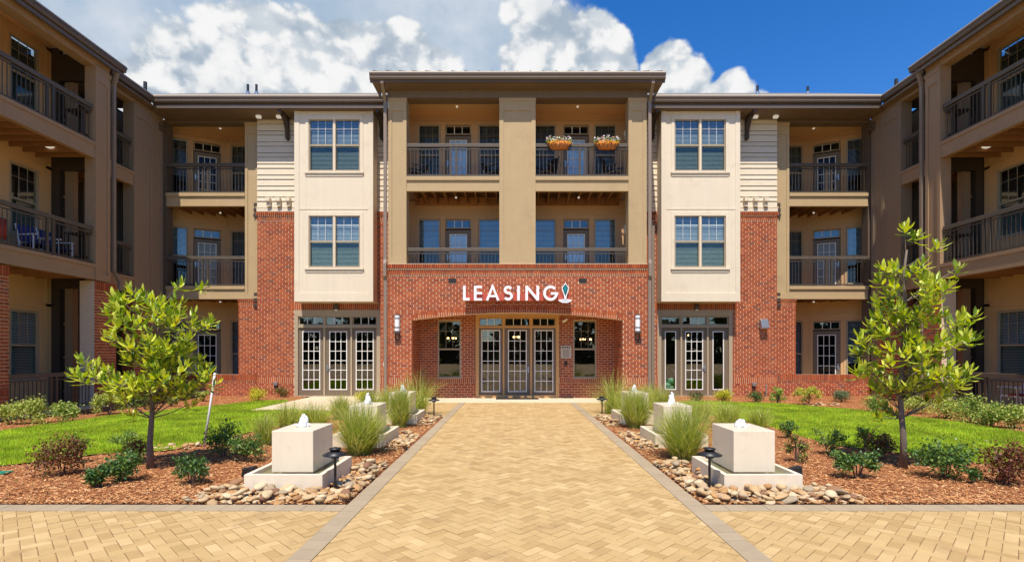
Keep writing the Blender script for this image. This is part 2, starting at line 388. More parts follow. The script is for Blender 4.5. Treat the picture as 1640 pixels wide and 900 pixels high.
# ------------------------------------------------------------------ bricks
CO, BL, JT = .0864, .2155, .0185
BMESH = {}
def brick_mesh(fr, da, dz, dep):
    k = (round(da, 3), round(dz, 3), round(dep, 3), tuple(round(c, 2) for c in fr.U), tuple(round(c, 2) for c in fr.N))
    if k not in BMESH:
        f0 = Fr((0, 0, 0), fr.U, fr.N); g = G(); f0.box(g, -da/2, da/2, 0, dep, -dz/2, dz/2)
        me = bpy.data.meshes.new('brick'); me.from_pydata(g.v, [], g.f); me.materials.append(M['brick']); BMESH[k] = me
    return BMESH[k]
class Bricks:
    def __init__(s, parent, single=0): s.g = G(); s.parent = parent; s.single = single
    def put(s, fr, a0, a1, z0, z1, b=0., proud=.009):
        if a1-a0 < .02: return
        pr = proud+rnd.uniform(-.002, .003)
        if s.single > 0:
            s.single -= 1
            share('brick', brick_mesh(fr, a1-a0, z1-z0, .02+proud), fr.p((a0+a1)/2, b-pr, (z0+z1)/2), s.parent)
            return
        fr.box(s.g, a0, a1, b-pr, b+.011, z0, z1)
    def field(s, fr, a0, a1, z0, z1, holes=(), b=0., cut=None, phase=0., proud=.009):
        n = max(1, round((z1-z0)/CO)); h = (z1-z0)/n
        for i in range(n):
            za, zb = z0+i*h+JT/2, z0+(i+1)*h-JT/2
            x = a0-((i % 2)*BL/2+phase) % BL
            while x < a1:
                l, r = max(x+JT/2, a0+.001), min(x+BL-JT/2, a1-.001)
                segs = [(l, r)]
                for hh in holes:
                    if hh[2] < (za+zb)/2 < hh[3]:
                        segs = [q for l2, r2 in segs for q in ((l2, min(r2, hh[0])), (max(l2, hh[1]), r2)) if q[1]-q[0] > .02]
                if cut:
                    c = cut(zb)
                    if c: segs = [q for l2, r2 in segs for q in ((l2, min(r2, c[0])), (max(l2, c[1]), r2)) if q[1]-q[0] > .02]
                for l2, r2 in segs: s.put(fr, l2, r2, za, zb, b, proud)
                x += BL
    def soldier(s, fr, a0, a1, z0, z1, b=0., proud=.012, pitch=.0735, holes=()):
        n = max(1, round((a1-a0)/pitch)); w_ = (a1-a0)/n
        for i in range(n):
            l, r = a0+i*w_+JT/2, a0+(i+1)*w_-JT/2
            if any(h[0] < (l+r)/2 < h[1] and h[2] < (z0+z1)/2 < h[3] for h in holes): continue
            s.put(fr, l, r, z0+.004, z1-.004, b, proud)
    def done(s, label=None):
        if s.g.v: build('brick', s.g, 'brick', s.parent, kind='stuff')

# ------------------------------------------------------------------ windows, doors, rails
def ring(fr, g, a0, a1, z0, z1, b0, b1, wd, wz=None):
    wz = wz or wd
    fr.box(g, a0, a0+wd, b0, b1, z0, z1); fr.box(g, a1-wd, a1, b0, b1, z0, z1)
    fr.box(g, a0+wd, a1-wd, b0, b1, z0, z0+wz); fr.box(g, a0+wd, a1-wd, b0, b1, z1-wz, z1)
def window(fr, parent, a0, a1, z0, z1, b=0., cols=3, rows=2, frame='frame_tan', munt='frame_tan', blind=(0., 1.), glass='glass', room=.22, fw=.05, blindmat='blind', tilt=.80):
    if a0 > a1: a0, a1 = a1, a0
    g = G(); zm = (z0+z1)/2
    ring(fr, g, a0, a1, z0, z1, b-.015, b+.07, fw)
    fr.box(g, a0+fw, a1-fw, b-.002, b+.06, zm-.028, zm+.028)
    fr.box(g, a0-.03, a1+.03, b-.05, b+.02, z0-.035, z0-.001)
    wn = build('window', g, frame, parent)
    g = G(); fr.box(g, a0+fw, a1-fw, b+.03, b+.036, zm+.028, z1-fw); build('pane', g, glass, wn)
    g = G(); fr.box(g, a0+fw, a1-fw, b+.05, b+.056, z0+fw, zm-.028); build('pane', g, 'glass_screen' if glass == 'glass' else glass, wn)
    g = G(); A, B = a0+fw, a1-fw
    for i in range(1, cols):
        x = A+(B-A)*i/cols; fr.box(g, x-.0045, x+.0045, b+.024, b+.042, zm+.028, z1-fw)
    if rows > 1:
        zz = z1-fw-(z1-zm-fw)*.34; fr.box(g, A, B, b+.022, b+.044, zz-.0045, zz+.0045)
    build('muntin', g, munt, wn)
    if blind:
        g = G(); zl = z0+(z1-z0)*blind[0]; zh = z0+(z1-z0)*blind[1]; z = zl+.05
        while z < zh-.05:
            P = fr.p; c, s_ = .02*math.cos(tilt), .02*math.sin(tilt)
            g.face([P(A, b+.10-c, z-s_), P(B, b+.10-c, z-s_), P(B, b+.10+c, z+s_), P(A, b+.10+c, z+s_)]); z += .046
        build('blind', g, blindmat, wn, kind='stuff')
    if room:
        g = G(); fr.box(g, a0, a1, b+room, b+room+.03, z0, z1); build('room_shade_sheet', g, 'dark', wn)  # black sheet stands in for the darkness of the unlit room
    return wn
def glazed_door(fr, parent, a0, a1, z0, z1, la0, la1, lz0, lz1, b=0., cols=3, rows=6, single=True, glass='glass_clear', handle=None, back=None, name='door', paint='door_paint', bl=None, lever='galv'):
    if a0 > a1: a0, a1, la0, la1 = a1, a0, la1, la0
    g = G(); fr.box(g, a0, la0, b, b+.045, z0, z1); fr.box(g, la1, a1, b, b+.045, z0, z1)
    fr.box(g, la0, la1, b, b+.045, z0, lz0); fr.box(g, la0, la1, b, b+.045, lz1, z1)
    d = build(name, g, paint, parent)
    g = G(); e = .03
    ring(fr, g, la0-.008, la1+.008, lz0-.008, lz1+.008, b-.014, b+.02, e)
    A, B, C, D = la0+e-.008, la1-e+.008, lz0+e-.008, lz1-e+.008; mw = .0105
    for i in range(1, cols): x = A+(B-A)*i/cols; fr.box(g, x-mw, x+mw, b-.010, b+.016, C, D)
    for i in range(1, rows): z = C+(D-C)*i/rows; fr.box(g, A, B, b-.008, b+.014, z-mw, z+mw)
    build('lite_frame', g, 'white_paint', d)
    if single:
        for i in range(cols):
            for j in range(rows):
                g = G(); x0, x1 = A+(B-A)*i/cols, A+(B-A)*(i+1)/cols; y0, y1 = C+(D-C)*j/rows, C+(D-C)*(j+1)/rows
                q = rnd.uniform(-.0012, .0012); fr.box(g, x0+mw, x1-mw, b+.005+q, b+.009+q, y0+mw, y1-mw); build('pane', g, glass, d)
    else:
        g = G(); fr.box(g, A, B, b+.0165, b+.020, C, D); build('pane', g, glass, d)
    if handle is not None:
        s = 1 if handle > 0 else -1; x = a1-.07 if s > 0 else a0+.07; zz = z0+1.0
        g = G(); fr.box(g, x-.025, x+.025, b-.03, b, zz-.11, zz+.11); fr.box(g, x-.13*(s > 0)-.0, x+.13*(s < 0), b-.06, b-.035, zz-.015, zz+.015); fr.box(g, x-.012, x+.012, b-.05, b-.03, zz-.012, zz+.012)
        build('handle', g, lever, d)
    if bl:
        g = G(); z = lz0+.03
        while z < lz1-.02:
            P = fr.p; g.face([P(A, b+.040, z-.022), P(B, b+.040, z-.022), P(B, b+.052, z+.022), P(A, b+.052, z+.022)]); z += .04
        build('blind', g, bl, d, kind='stuff')
    if back is not None:
        g = G(); fr.box(g, a0, a1, b+back, b+back+.02, z0, z1); build('room_shade_sheet', g, 'dark', d)  # room darkness behind the door, painted as a black sheet
    return d
def transom(fr, parent, a0, a1, z0, z1, b=0., cols=3, frame='frame_tan', glass='glass_clear', back=None, fw=.035):
    g = G(); ring(fr, g, a0, a1, z0, z1, b-.01, b+.04, fw); A, B = a0+fw, a1-fw
    t = build('transom', g, frame, parent)
    if cols > 1:
        g = G()
        for i in range(1, cols): x = A+(B-A)*i/cols; fr.box(g, x-.012, x+.012, b-.008, b+.03, z0+fw, z1-fw)
        build('muntin', g, 'white_paint', t)
    for i in range(cols):
        g = G(); q = rnd.uniform(-.001, .001); fr.box(g, A+(B-A)*i/cols+.012, A+(B-A)*(i+1)/cols-.012, b+.01+q, b+.014+q, z0+fw, z1-fw); build('pane', g, glass, t)
    if back is not None:
        g = G(); fr.box(g, a0, a1, b+back, b+back+.02, z0, z1); build('room_shade_sheet', g, 'dark', t)  # black sheet, painted darkness of the room above the door
def railing(fr, parent, a0, a1, zf, zt, b=0., posts=(), pitch=.122, top=.12):
    g = G()
    fr.box(g, a0, a1, b-.012, b+.018, zt-top-.085, zt-top-.05)
    fr.box(g, a0, a1, b-.014, b+.02, zf+.03, zf+.075)
    for p in posts: fr.box(g, p-.035, p+.035, b-.022, b+.028, zf, zt-top)
    rl = build('railing', g, 'rail', parent)
    g = G(); fr.box(g, a0, a1, b-.035, b+.055, zt-top+.001, zt); build('handrail', g, 'handrail', rl, bevel=.008)
    zl, zh = zf+.075, zt-top-.085; n = max(2, round((a1-a0)/pitch))
    key = ('bal', round(zh-zl, 3))
    if key not in BMESH:
        gg = G(); gg.box(-.0075, .0075, -.0075, .0075, -(zh-zl)/2, (zh-zl)/2)
        me = bpy.data.meshes.new('baluster'); me.from_pydata(gg.v, [], gg.f); me.materials.append(M['rail']); BMESH[key] = me
    for i in range(1, n):
        a = a0+(a1-a0)*i/n
        if any(abs(a-p) < .05 for p in posts): continue
        share('baluster', BMESH[key], fr.p(a, b+.003, (zl+zh)/2), rl)
    return rl
def panel_post(fr, g, a0, a1, z0, z1, b0, b1, ew=.13, top=.42, cap=True):
    """square post with a recessed panel framed by boards"""
    fr.box(g, a0, a1, b0, b1, z0, z1); p = .028
    fr.box(g, a0+.002, a0+ew, b0-p, b0, z0, z1-.001); fr.box(g, a1-ew, a1-.002, b0-p, b0, z0, z1-.001)
    fr.box(g, a0+ew, a1-ew, b0-p, b0, z1-top, z1-.001); fr.box(g, a0+ew, a1-ew, b0-p, b0, z0, z0+.2)
    if cap: fr.box(g, a0-.012, a1+.012, b0-.045, b1, z1-.11, z1+.001)
def downspout(fr, parent, a, pts, wd=.10):
    """pts = (b, z[, da]) centre line of a square pipe in front of a wall"""
    g = G()
    for i in range(len(pts)-1):
        (b0, z0, d0), (b1, z1, d1) = [(q+(0.,))[:3] for q in pts[i:i+2]]
        h = wd/2; k = .04
        P = fr.p; e = .02 if abs(b1-b0) > .01 or abs(d1-d0) > .01 else 0.
        lo, hi = ((b0, z0, d0), (b1, z1, d1)) if z0 < z1 else ((b1, z1, d1), (b0, z0, d0))
        g.hexa([P(a+lo[2]-h, lo[0]-k, lo[1]-e), P(a+lo[2]+h, lo[0]-k, lo[1]-e), P(a+lo[2]+h, lo[0]+k, lo[1]-e), P(a+lo[2]-h, lo[0]+k, lo[1]-e),
                P(a+hi[2]-h, hi[0]-k, hi[1]+e), P(a+hi[2]+h, hi[0]-k, hi[1]+e), P(a+hi[2]+h, hi[0]+k, hi[1]+e), P(a+hi[2]-h, hi[0]+k, hi[1]+e)], fr.flip)
    return build('downspout', g, 'downspout', parent)
def gutter(fr, parent, a0, a1, b, z0, z1, fz0):
    """K-style gutter whose front lip is at b; a fascia below; returns the gutter"""
    g = G(); P = fr.p
    prof = [(b+.05, z0), (b+.028, z0+.05), (b+.028, z0+.10), (b, z1-.05), (b, z1), (b+.015, z1), (b+.13, z1-.02), (b+.13, z0)]
    n = len(prof); k = len(g.v)
    for a in (a0, a1): g.v += [tuple(P(a, q[0], q[1])) for q in prof]
    for i in range(n): g.f.append((k+i, k+(i+1) % n, k+n+(i+1) % n, k+n+i))
    g.f.append(tuple(range(k, k+n))); g.f.append(tuple(range(k+n, k+2*n)))
    o = build('gutter', g, 'bronze', parent)
    g = G(); fr.box(g, a0, a1, b+.018, b+.07, z1+.001, z1+.036); build('lit_lip_strip', g, 'cream', parent)  # cream strip paints in the sunlit line along the gutter lip
    g = G(); fr.box(g, a0, a1, b+.132, b+.17, fz0, z1-.01); fr.box(g, a0, a1, b+.10, b+.132, fz0, fz0+.10); build('fascia', g, 'bronze', parent)
    return o
# ================================================================== BUILDINGS
GZ = 10.60                                   # gutter lip height
# ------------------------------------------------------------------ the leasing block in the middle
D0 = 17.3
CB = thing('leasing_building', 'middle brick block with LEASING sign, arched entry and four tan balconies', 'building', (0, D0, 0), 'blocks of the apartment building')
F = Fr((0, D0, 0), (1, 0, 0), (0, 1, 0))
HW, AH = 4.33, 3.52
ARZ, ARC, ARR = 2.73, .25, (AH**2+.25**2)/.5
def arch_z(x): return ARZ+ARC-ARR+math.sqrt(max(0, ARR**2-x*x))
def arch_cut(z):
    """half width kept free of running brick at height z (arch ring included)"""
    if z < ARZ-.02: return (-AH, AH)
    t = z-.15
    if t < ARZ-.03: return (-AH, AH)
    q = ARR**2-(t-(ARZ+ARC-ARR))**2
    if t > ARZ+ARC: return None
    x = math.sqrt(max(0, q)); return (-x, x)
g = G()
grid_wall(F, g, -HW, HW, 0, 4.50, 0, .30, [(-AH, AH, -1, 3.20)])
N = 44
for i in range(N):
    x0, x1 = -AH+2*AH*i/N, -AH+2*AH*(i+1)/N; z0, z1 = arch_z(x0), arch_z(x1); P = F.p
    g.hexa([P(x0, 0, z0), P(x1, 0, z1), P(x1, .3, z1), P(x0, .3, z0), P(x0, 0, 3.2), P(x1, 0, 3.2), P(x1, .3, 3.2), P(x0, .3, 3.2)])
YR = 18.75; kR = YR/17.95
rx = lambda x: (x+.12)*kR-.12
rz = lambda z: 1.64+(z-1.64)*kR
FR_ = Fr((0, YR, 0), (1, 0, 0), (0, 1, 0))
holes_r = [(rx(-1.44), rx(1.44), 0, rz(2.96)), (rx(-2.76), rx(-1.95), rz(.775), rz(2.76)), (rx(1.93), rx(2.74), rz(.775), rz(2.76))]
grid_wall(FR_, g, -AH-.3, AH+.3, .0, 3.3, 0, .15, holes_r)
g.box(-AH-.3, -AH-.012, D0+.3, YR, 0, 3.3); g.box(AH+.012, AH+.3, D0+.3, YR, 0, 3.3)
build('mortar_wall', g, 'mortar', CB)
B = Bricks(CB, 0)
# ring of the arch: one brick at a time
nA = 92
for i in range(nA):
    x = -AH+2*AH*(i+.5)/nA; zc = ARZ+ARC-ARR; ang = math.asin(x/ARR); hw = AH/nA-JT/2
    me = brick_mesh(F, 2*hw, .225, .035)
    r = ARR+.118
    share('brick', me, F.p(r*math.sin(ang), -.014-rnd.uniform(0, .003), zc+r*math.cos(ang)), CB, rot=(0, ang, 0))
vent_h = [(-2.30, -2.04, 3.97, 4.12), (2.05, 2.31, 3.97, 4.12)]
B.single = 205
B.field(F, -HW, HW, 3.0, 4.20, vent_h, cut=arch_cut)
B.single = 0
B.field(F, -HW, HW, .82, 3.0, (), cut=arch_cut)
B.soldier(F, -HW, HW, .60, .82, holes=[(-AH, AH, 0, 9)])
B.field(F, -HW, HW, .0, .60, [(-AH, AH, -1, 9)])
# parapet: soldier course, dark gap, projecting rowlock
B.soldier(F, -HW-.02, HW+.02, 4.23, 4.40, proud=.035)
B.soldier(F, -HW-.05, HW+.05, 4.45, 4.585, proud=.075)
# recess
B.field(FR_, -AH, AH, .76, 3.1, holes_r); B.soldier(FR_, -AH, AH, .54, .76, holes=holes_r); B.field(FR_, -AH, AH, .0, .54, holes_r)
for s in (-1, 1):
    fs = Fr((s*AH, D0+.01, 0), (0, 1, 0), (s, 0, 0)); B.field(fs, 0, YR-D0-.02, .0, 3.0, proud=.006)
B.done()
g = G(); F.box(g, -HW-.04, HW+.04, -.03, .28, 4.405, 4.445); F.box(g, -HW-.05, HW+.05, -.066, .30, 4.586, 4.60); build('coping', g, 'mortar', CB)
g = G(); g.box(-AH, AH, D0+.3, YR, 3.02, 3.12); build('recess_ceiling', g, 'porch', CB)
for a0, a1, z0, z1 in vent_h:
    g = G(); F.box(g, a0, a1, -.012, .0, z0, z1); v = build('wall_vent', g, 'black', CB)
    g = G()
    for k in range(4): F.box(g, a0+.01, a1-.01, -.03, -.012, z0+.015+k*.035, z0+.03+k*.035)
    build('louvre', g, 'bronze_dark', v)
# entrance doors
g = G(); b = -.02
X0, X1 = holes_r[0][:2]; ZT = holes_r[0][3]
ring(FR_, g, X0, X1, .02, ZT-.003, b-.05, b+.10, .115, .10)
for x in (rx(-.475), rx(.475)): FR_.box(g, x-.03, x+.03, b-.035, b+.08, .03, ZT-.103)
FR_.box(g, X0+.116, X1-.116, b-.045, b+.08, rz(2.50), rz(2.555))
ef = build('entrance_frame', g, 'frame_warm', CB)
for k, (a0, a1) in enumerate(((-1.33, -.505), (-.445, .445), (.505, 1.33))):
    a0, a1 = rx(a0), rx(a1); m = (a0+a1)/2
    glazed_door(FR_, CB, a0, a1, .031, rz(2.497), m-.33, m+.33, rz(.30), rz(2.42), b, handle=(1 if k == 1 else None))
    transom(FR_, CB, a0, a1, rz(2.557), rz(2.853), b, frame='frame_warm')
for a0, a1, z0, z1 in holes_r[1:]:
    window(FR_, CB, a0, a1, z0, z1, .0, cols=3, blind=None, room=None, glass='glass_clear', frame='frame_tan')
# lobby behind
g = G(); g.box(-4.2, 4.2, 22.5, 22.6, .05, 3.3); g.box(-4.25, -4.15, 19.0, 22.5, .05, 3.3); g.box(4.15, 4.25, 19.0, 22.5, .05, 3.3); g.box(-4.2, 4.2, 18.9, 22.5, -.02, .02); g.box(-4.2, 4.2, 18.9, 22.5, 3.3, 3.34)
build('lobby_room', g, 'room', CB)
# floors, balconies
BW = 18.9
FB = Fr((0, BW, 0), (1, 0, 0), (0, 1, 0))
for zf in (7.52, 4.09):
    holes = []
    for s in (-1, 1):
        for a0, a1, z0, z1 in ((1.68, 2.62, zf, zf+2.42), (.55, 1.42, zf+.2, zf+2.44), (2.80, 3.62, zf+.2, zf+2.44)):
            holes.append((min(s*a0, s*a1), max(s*a0, s*a1), z0, z1))
    g = G(); grid_wall(FB, g, -HW+.02, HW-.02, zf-.3, zf+3.1, 0, .16, holes); build('balcony_wall', g, 'porch', CB)
    g = G()      # trim boards round the openings
    for h in holes: ring(FB, g, h[0]-.09, h[1]+.09, h[2]-(.09 if h[2] > zf+.1 else 0), h[3]+.09, -.02, -.001, .088)
    for x in (-.3, .3, -3.66, 3.66): FB.box(g, x-.05, x+.05, -.016, -.001, zf, zf+2.55)
    FB.box(g, -HW+.1, HW-.1, -.03, -.001, zf+2.56, zf+2.64)
    build('wall_trim', g, 'porch', CB)
    for s in (-1, 1):
        glazed_door(FB, CB, s*1.69, s*2.61, zf+.02, zf+2.03, s*1.84, s*2.46, zf+.22, zf+1.87, .03, rows=5, single=False, glass='glass', handle=-1, bl='blind_light', back=.2)
        transom(FB, CB, min(s*1.69, s*2.61), max(s*1.69, s*2.61), zf+2.08, zf+2.40, .03, glass='glass', back=.2)
        for a0, a1 in ((.56, 1.41), (2.81, 3.61)):
            window(FB, CB, s*a0, s*a1, zf+.21, zf+2.43, .0, blind=(.0, 1.) if zf > 5 else (.45, 1.), glass='glass_dim' if zf > 5 else 'glass')
        g = G(); g.box(s*.60, s*3.70, D0+.12, BW, zf-.2, zf-.06) if zf > 5 else g.box(s*.2, s*4.3, D0+.3, BW, zf-.2, zf-.06)
        build('balcony_deck', g, 'deckwood', CB)
# side walls of the balconies and the wall between them
g = G()
for x in (-4.31, 4.16): g.box(x, x+.15, D0+.45, BW, 4.0, 10.4)
g.box(-.09, .09, D0+.45, BW, 4.0, 10.4); build('party_wall', g, 'porch', CB)
g = G(); g.box(-HW+.1, HW-.1, D0+.3, BW+.2, 10.34, 10.40); build('balcony_ceiling', g, 'ceiling', CB)
for s in (-1, 1):
    g = G()          # slab edge with ledge
    a0, a1 = min(s*.605, s*3.70), max(s*.605, s*3.70)
    F.box(g, a0, a1, -.045, .12, 7.39, 7.52); F.box(g, a0, a1, .0, .12, 7.03, 7.389); F.box(g, a0, a1, -.012, .0, 7.03, 7.10)
    build('balcony_edge', g, 'tan', CB)
    for k in range(9):
        x = a0+.12+k*(a1-a0-.24)/8
        g = G(); g.box(x-.02, x+.02, D0+.125, BW, 7.06, 7.315); build('joist', g, 'joist', CB)
    g = G(); g.box(a0, a1, BW-.05, BW-.002, 7.0, 7.3); build('ledger_beam', g, 'joist', CB)
    railing(F, CB, a0+.01, a1-.01, 7.52, 8.62, .02, [(a0+a1)/2-.07, (a0+a1)/2+.12])
    railing(F, CB, a0+.01, a1-.01, 4.58, 5.16, .10, [])
    for zf in (7.52, 4.09):
        zc = 10.34 if zf > 5 else 7.05
        g = G(); g.lathe((s*2.13, 18.3 if zf > 5 else 18.0, zc-.10), [(.02, .05), (.035, .06), (.038, .08), (.03, .10)], 10); build('ceiling_lamp', g, 'porch_bulb', CB, smooth=True)
    g = G(); F.box(g, s*3.92-.0, s*3.92+.0, 0, 0, 0, 0); 
# piers
g = G(); panel_post(F, g, -HW+.02, -3.70, 4.60, 10.12, .0, .45, .12); build('pier', g, 'tan', CB)
g = G(); panel_post(F, g, -.605, .605, 4.60, 10.12, .0, .45, .14); build('pier', g, 'tan', CB)
g = G(); panel_post(F, g, 3.70, HW-.02, 4.60, 10.12, .0, .45, .12); build('pier', g, 'tan', CB)
g = G(); F.box(g, -HW, HW, -.03, .40, 10.122, 10.40); F.box(g, -HW-.02, HW+.02, -.05, .0, 10.125, 10.19); build('frieze', g, 'frieze', CB)
g = G(); g.box(-4.72, 4.72, D0-.45, D0+.2, 10.402, 10.43); build('soffit', g, 'frieze', CB)
gutter(F, CB, -4.78, 4.78, -.62, 10.46, 10.67, 10.40)
g = G()          # barge ends
for s in (-1, 1): g.box(s*4.70, s*4.74, D0-.47, D0+.6, 10.43, 10.62)
build('barge_board', g, 'bronze', CB)
def slope(g, x0, x1, y0, z0, run, pitch, th=.05):
    y1, z1 = y0+run, z0+run*pitch
    g.hexa([(x0, y0, z0-th), (x1, y0, z0-th), (x1, y1, z1-th), (x0, y1, z1-th), (x0, y0, z0), (x1, y0, z0), (x1, y1, z1), (x0, y1, z1)])
g = G(); slope(g, -4.76, 4.76, D0-.48, 10.735, 3.2, .52); rf = build('metal_roof', g, 'metal_roof', CB)
for k in range(23):
    x = -4.70+k*9.40/22; g = G(); slope(g, x-.012, x+.012, D0-.50, 10.79, 3.2, .52, .055); build('standing_seam', g, 'metal_roof', rf)
for s in (-1, 1):
    downspout(F, CB, s*4.39, [(-.5, 10.46), (-.5, 10.36), (-.09, 9.98), (-.09, 4.72), (-.14, 4.60), (-.14, 4.18), (-.07, 4.10), (-.07, .05)])
# lanterns on the front wall
for s in (-1, 1):
    t = thing('wall_lantern', 'white glass wall lantern with dark straps %s of the arched entry' % ('left' if s < 0 else 'right'), 'wall lamp', (s*4.0, D0-.01, 2.9), 'lanterns beside the entry arch')
    x = s*4.0
    g = G(); g.box(x-.09, x+.09, D0-.05, D0-.012, 2.30, 2.92); g.box(x-.105, x+.105, D0-.19, D0-.045, 2.28, 2.335); build('backplate', g, 'bronze_dark', t)
    g = G()
    for k in range(9):
        a = math.pi*(k/8); g.v += [(x-.085*math.cos(a), D0-.052-.10*math.sin(a), 2.34), (x-.085*math.cos(a), D0-.052-.10*math.sin(a), 2.90)]
    for k in range(8): g.f.append((2*k, 2*k+2, 2*k+3, 2*k+1))
    build('glass_shade', g, 'opal', t, smooth=True)
    for z in (2.335, 2.47, 2.77, 2.895):
        g = G()
        for k in range(9):
            a = math.pi*(k/8); g.v += [(x-.094*math.cos(a), D0-.052-.108*math.sin(a), z), (x-.094*math.cos(a), D0-.052-.108*math.sin(a), z+.028)]
        for k in range(8): g.f.append((2*k, 2*k+2, 2*k+3, 2*k+1))
        build('strap', g, 'bronze_dark', t)
    g = G(); g.tube([(x-.08, D0-.03, 2.28), (x-.06, D0-.03, 2.08), (x, D0-.03, 1.98), (x+.06, D0-.03, 2.08), (x+.08, D0-.03, 2.28)], .013, 5); build('tail_hoop', g, 'bronze_dark', t)

# ------------------------------------------------------------------ side walls with bays, corner balconies
DF, DBY, DC = 19.0, 18.4, 19.1
def side_building(s):
    side = 'left' if s < 0 else 'right'
    SB = thing('apartment_building', '%s brick block with a cream bay over %s' % (side, 'three glazed doors' if s < 0 else 'one door between two sidelights'), 'building', (s*9, DF, 0), 'blocks of the apartment building')
    U = (s, 0, 0); N_ = (0, 1, 0)
    f = Fr((0, DF, 0), U, N_); fb = Fr((0, DBY, 0), U, N_); fc = Fr((0, DC, 0), U, N_)
    fl = f if s > 0 else f
    x_in, x_out = 4.2, 9.52
    da, dbb = (5.02, 8.16) if s < 0 else (5.15, 7.89)
    hole = (da, dbb, 0, 3.20)
    # backing wall
    g = G(); grid_wall(f, g, x_in, x_out, 0, 6.78, 0, .25, [hole]); f.box(g, x_in, x_out, 0.0, .25, 6.78, 10.3); 
    build('mortar_wall', g, 'mortar', SB)
    g = G(); f.box(g, x_in, x_out-.01, -.006, -.001, 6.93, 10.2); build('siding_gap_shade', g, 'post_dark', SB)  # near-black sheet paints the shadow lines into the gaps between boards
    B = Bricks(SB, 0)
    B.single = 230
    B.field(f, 7.95, x_out, 3.45, 6.46, [hole])
    B.single = 0
    B.field(f, x_in, 7.95, 3.45, 6.46, [hole], phase=.1); B.field(f, x_in, x_out, .76, 3.45, [(da-.01, dbb+.01, 0, 3.46)])
    B.soldier(f, da-.15, dbb+.15, 3.21, 3.44, proud=.014)
    B.soldier(f, x_in, x_out, .53, .76, holes=[hole]); B.field(f, x_in, x_out, 0., .53, [hole])
    B.soldier(f, x_in, x_out+.02, 6.48, 6.64, proud=.02); B.soldier(f, x_in, x_out+.04, 6.67, 6.79, proud=.06)
    # left return of the wall towards the corner
    fr_ret = Fr((s*x_out, DF, 0), (0, 1, 0), (-s, 0, 0)); B.field(fr_ret, 0.0, .5, 0, 6.46)
    B.done()
    # siding, two exposures
    for (a0, a1) in ((7.92, x_out), (x_in+.1, 5.12)):
        z = 6.93; k = 0
        while z < 10.19:
            h = min((.245, .158)[k % 2], 10.20-z); P = f.p; g = G()
            f.hex = None
            g.hexa([P(a0, -.036, z+.016), P(a1, -.036, z+.016), P(a1, -.007, z+.016), P(a0, -.007, z+.016), P(a0, -.014, z+h), P(a1, -.014, z+h), P(a1, -.007, z+h), P(a0, -.007, z+h)], f.flip)
            build('siding_board', g, 'siding', SB); z += h; k += 1
    g = G(); f.box(g, 7.90, x_out+.01, -.05, 0, 6.80, 6.925); f.box(g, x_in, 5.11, -.05, 0, 6.80, 6.925); build('band_board', g, 'cream', SB)
    for x in (8.34, 8.70, 9.07):
        g = G(); f.box(g, x-.08, x+.08, -.20, -.03, 7.14, 7.28); f.box(g, x-.062, x+.062, -.13, -.03, 6.97, 7.139); build('corbel', g, 'cream', SB, bevel=.01)
    for z0 in (7.05, 3.75):
        for k in range(3):
            y = DF+.08+k*.0; 
        g = G()
        for k in range(3): f.box(g, x_out+.001, x_out+.17, .03+.02*k, .11+.02*k, z0-.42+k*.20, z0-.30+k*.20)
        build('corbel', g, 'bronze_dark', SB)
    # the bay
    b0, b1, zb, zt = 5.12, 7.90, 3.46, 10.22
    wz = [(8.10, 9.92), (4.69, 6.50)]
    wx = [(5.60, 6.465), (6.535, 7.38)]
    g = G(); holes = [(5.58, 7.40, z0-.0, z1) for z0, z1 in wz]
    grid_wall(fb, g, b0, b1, zb+.02, zt, 0, .12, holes)
    fb.box(g, b0, b0+.12, .12, .59, zb+.02, zt); fb.box(g, b1-.12, b1, .12, .59, zb+.02, zt); fb.box(g, b0+.12, b1-.12, .12, .59, zb+.02, zb+.2)
    by = build('bay', g, 'cream', SB)
    g = G(); q = -.022
    fb.box(g, b0-.01, b1+.01, q-.006, .60, zb, zb+.30)
    for x0, x1 in ((b0-.008, b0+.16), (b1-.16, b1+.008)): fb.box(g, x0, x1, q, .0, zb+.302, zt)
    for z0, z1 in wz:
        for x0, x1 in ((5.47, 5.58), (7.40, 7.51)): fb.box(g, x0, x1, q, 0, z0-.1, z1+.0)
        fb.box(g, 5.47, 7.51, q, 0, z1, z1+.12); fb.box(g, 6.47, 6.53, q+.01, .05, z0, z1)
        fb.box(g, 5.44, 7.54, -.06, 0, z0-.10, z0-.03); fb.box(g, 5.47, 7.51, q, 0, z0-.20, z0-.102)
    fb.box(g, 5.3, 7.74, q+.012, 0, 6.72, 6.78)
    for x in (5.48, 7.50):
        fb.box(g, x-.012, x+.012, -.008, 0, 6.79, 7.9); fb.box(g, x-.012, x+.012, -.008, 0, 3.77, 4.48)
    build('bay_trim', g, 'cream', by)
    for z0, z1 in wz:
        for x0, x1 in wx:
            window(fb, SB, x0-.005, x1+.005, z0, z1, .02, munt='white_paint', blind=(0, 1.), fw=.028)
    # glazed doors at the ground
    fd = Fr((0, DF+.05, 0), U, N_)
    g = G(); fd.box(g, da, da+.13, -.07, .12, .03, 2.978); fd.box(g, dbb-.13, dbb, -.07, .12, .03, 2.978); fd.box(g, da, dbb, -.075, .12, 2.98, 3.198)
    fd.box(g, da+.13, dbb-.13, -.05, .1, 2.565, 2.655); fd.box(g, da+.13, dbb-.13, -.06, .1, .03, .075)
    xs = [da+.13, 0, 0, dbb-.13]
    if s < 0: xs[1], xs[2] = 6.08, 7.07
    else: xs[1], xs[2] = 6.02, 6.99
    for x in xs[1:3]: fd.box(g, x-.03, x+.03, -.055, .1, .03, 2.98)
    build('door_frame', g, 'frame_tan' if s < 0 else 'frame_tan', SB)
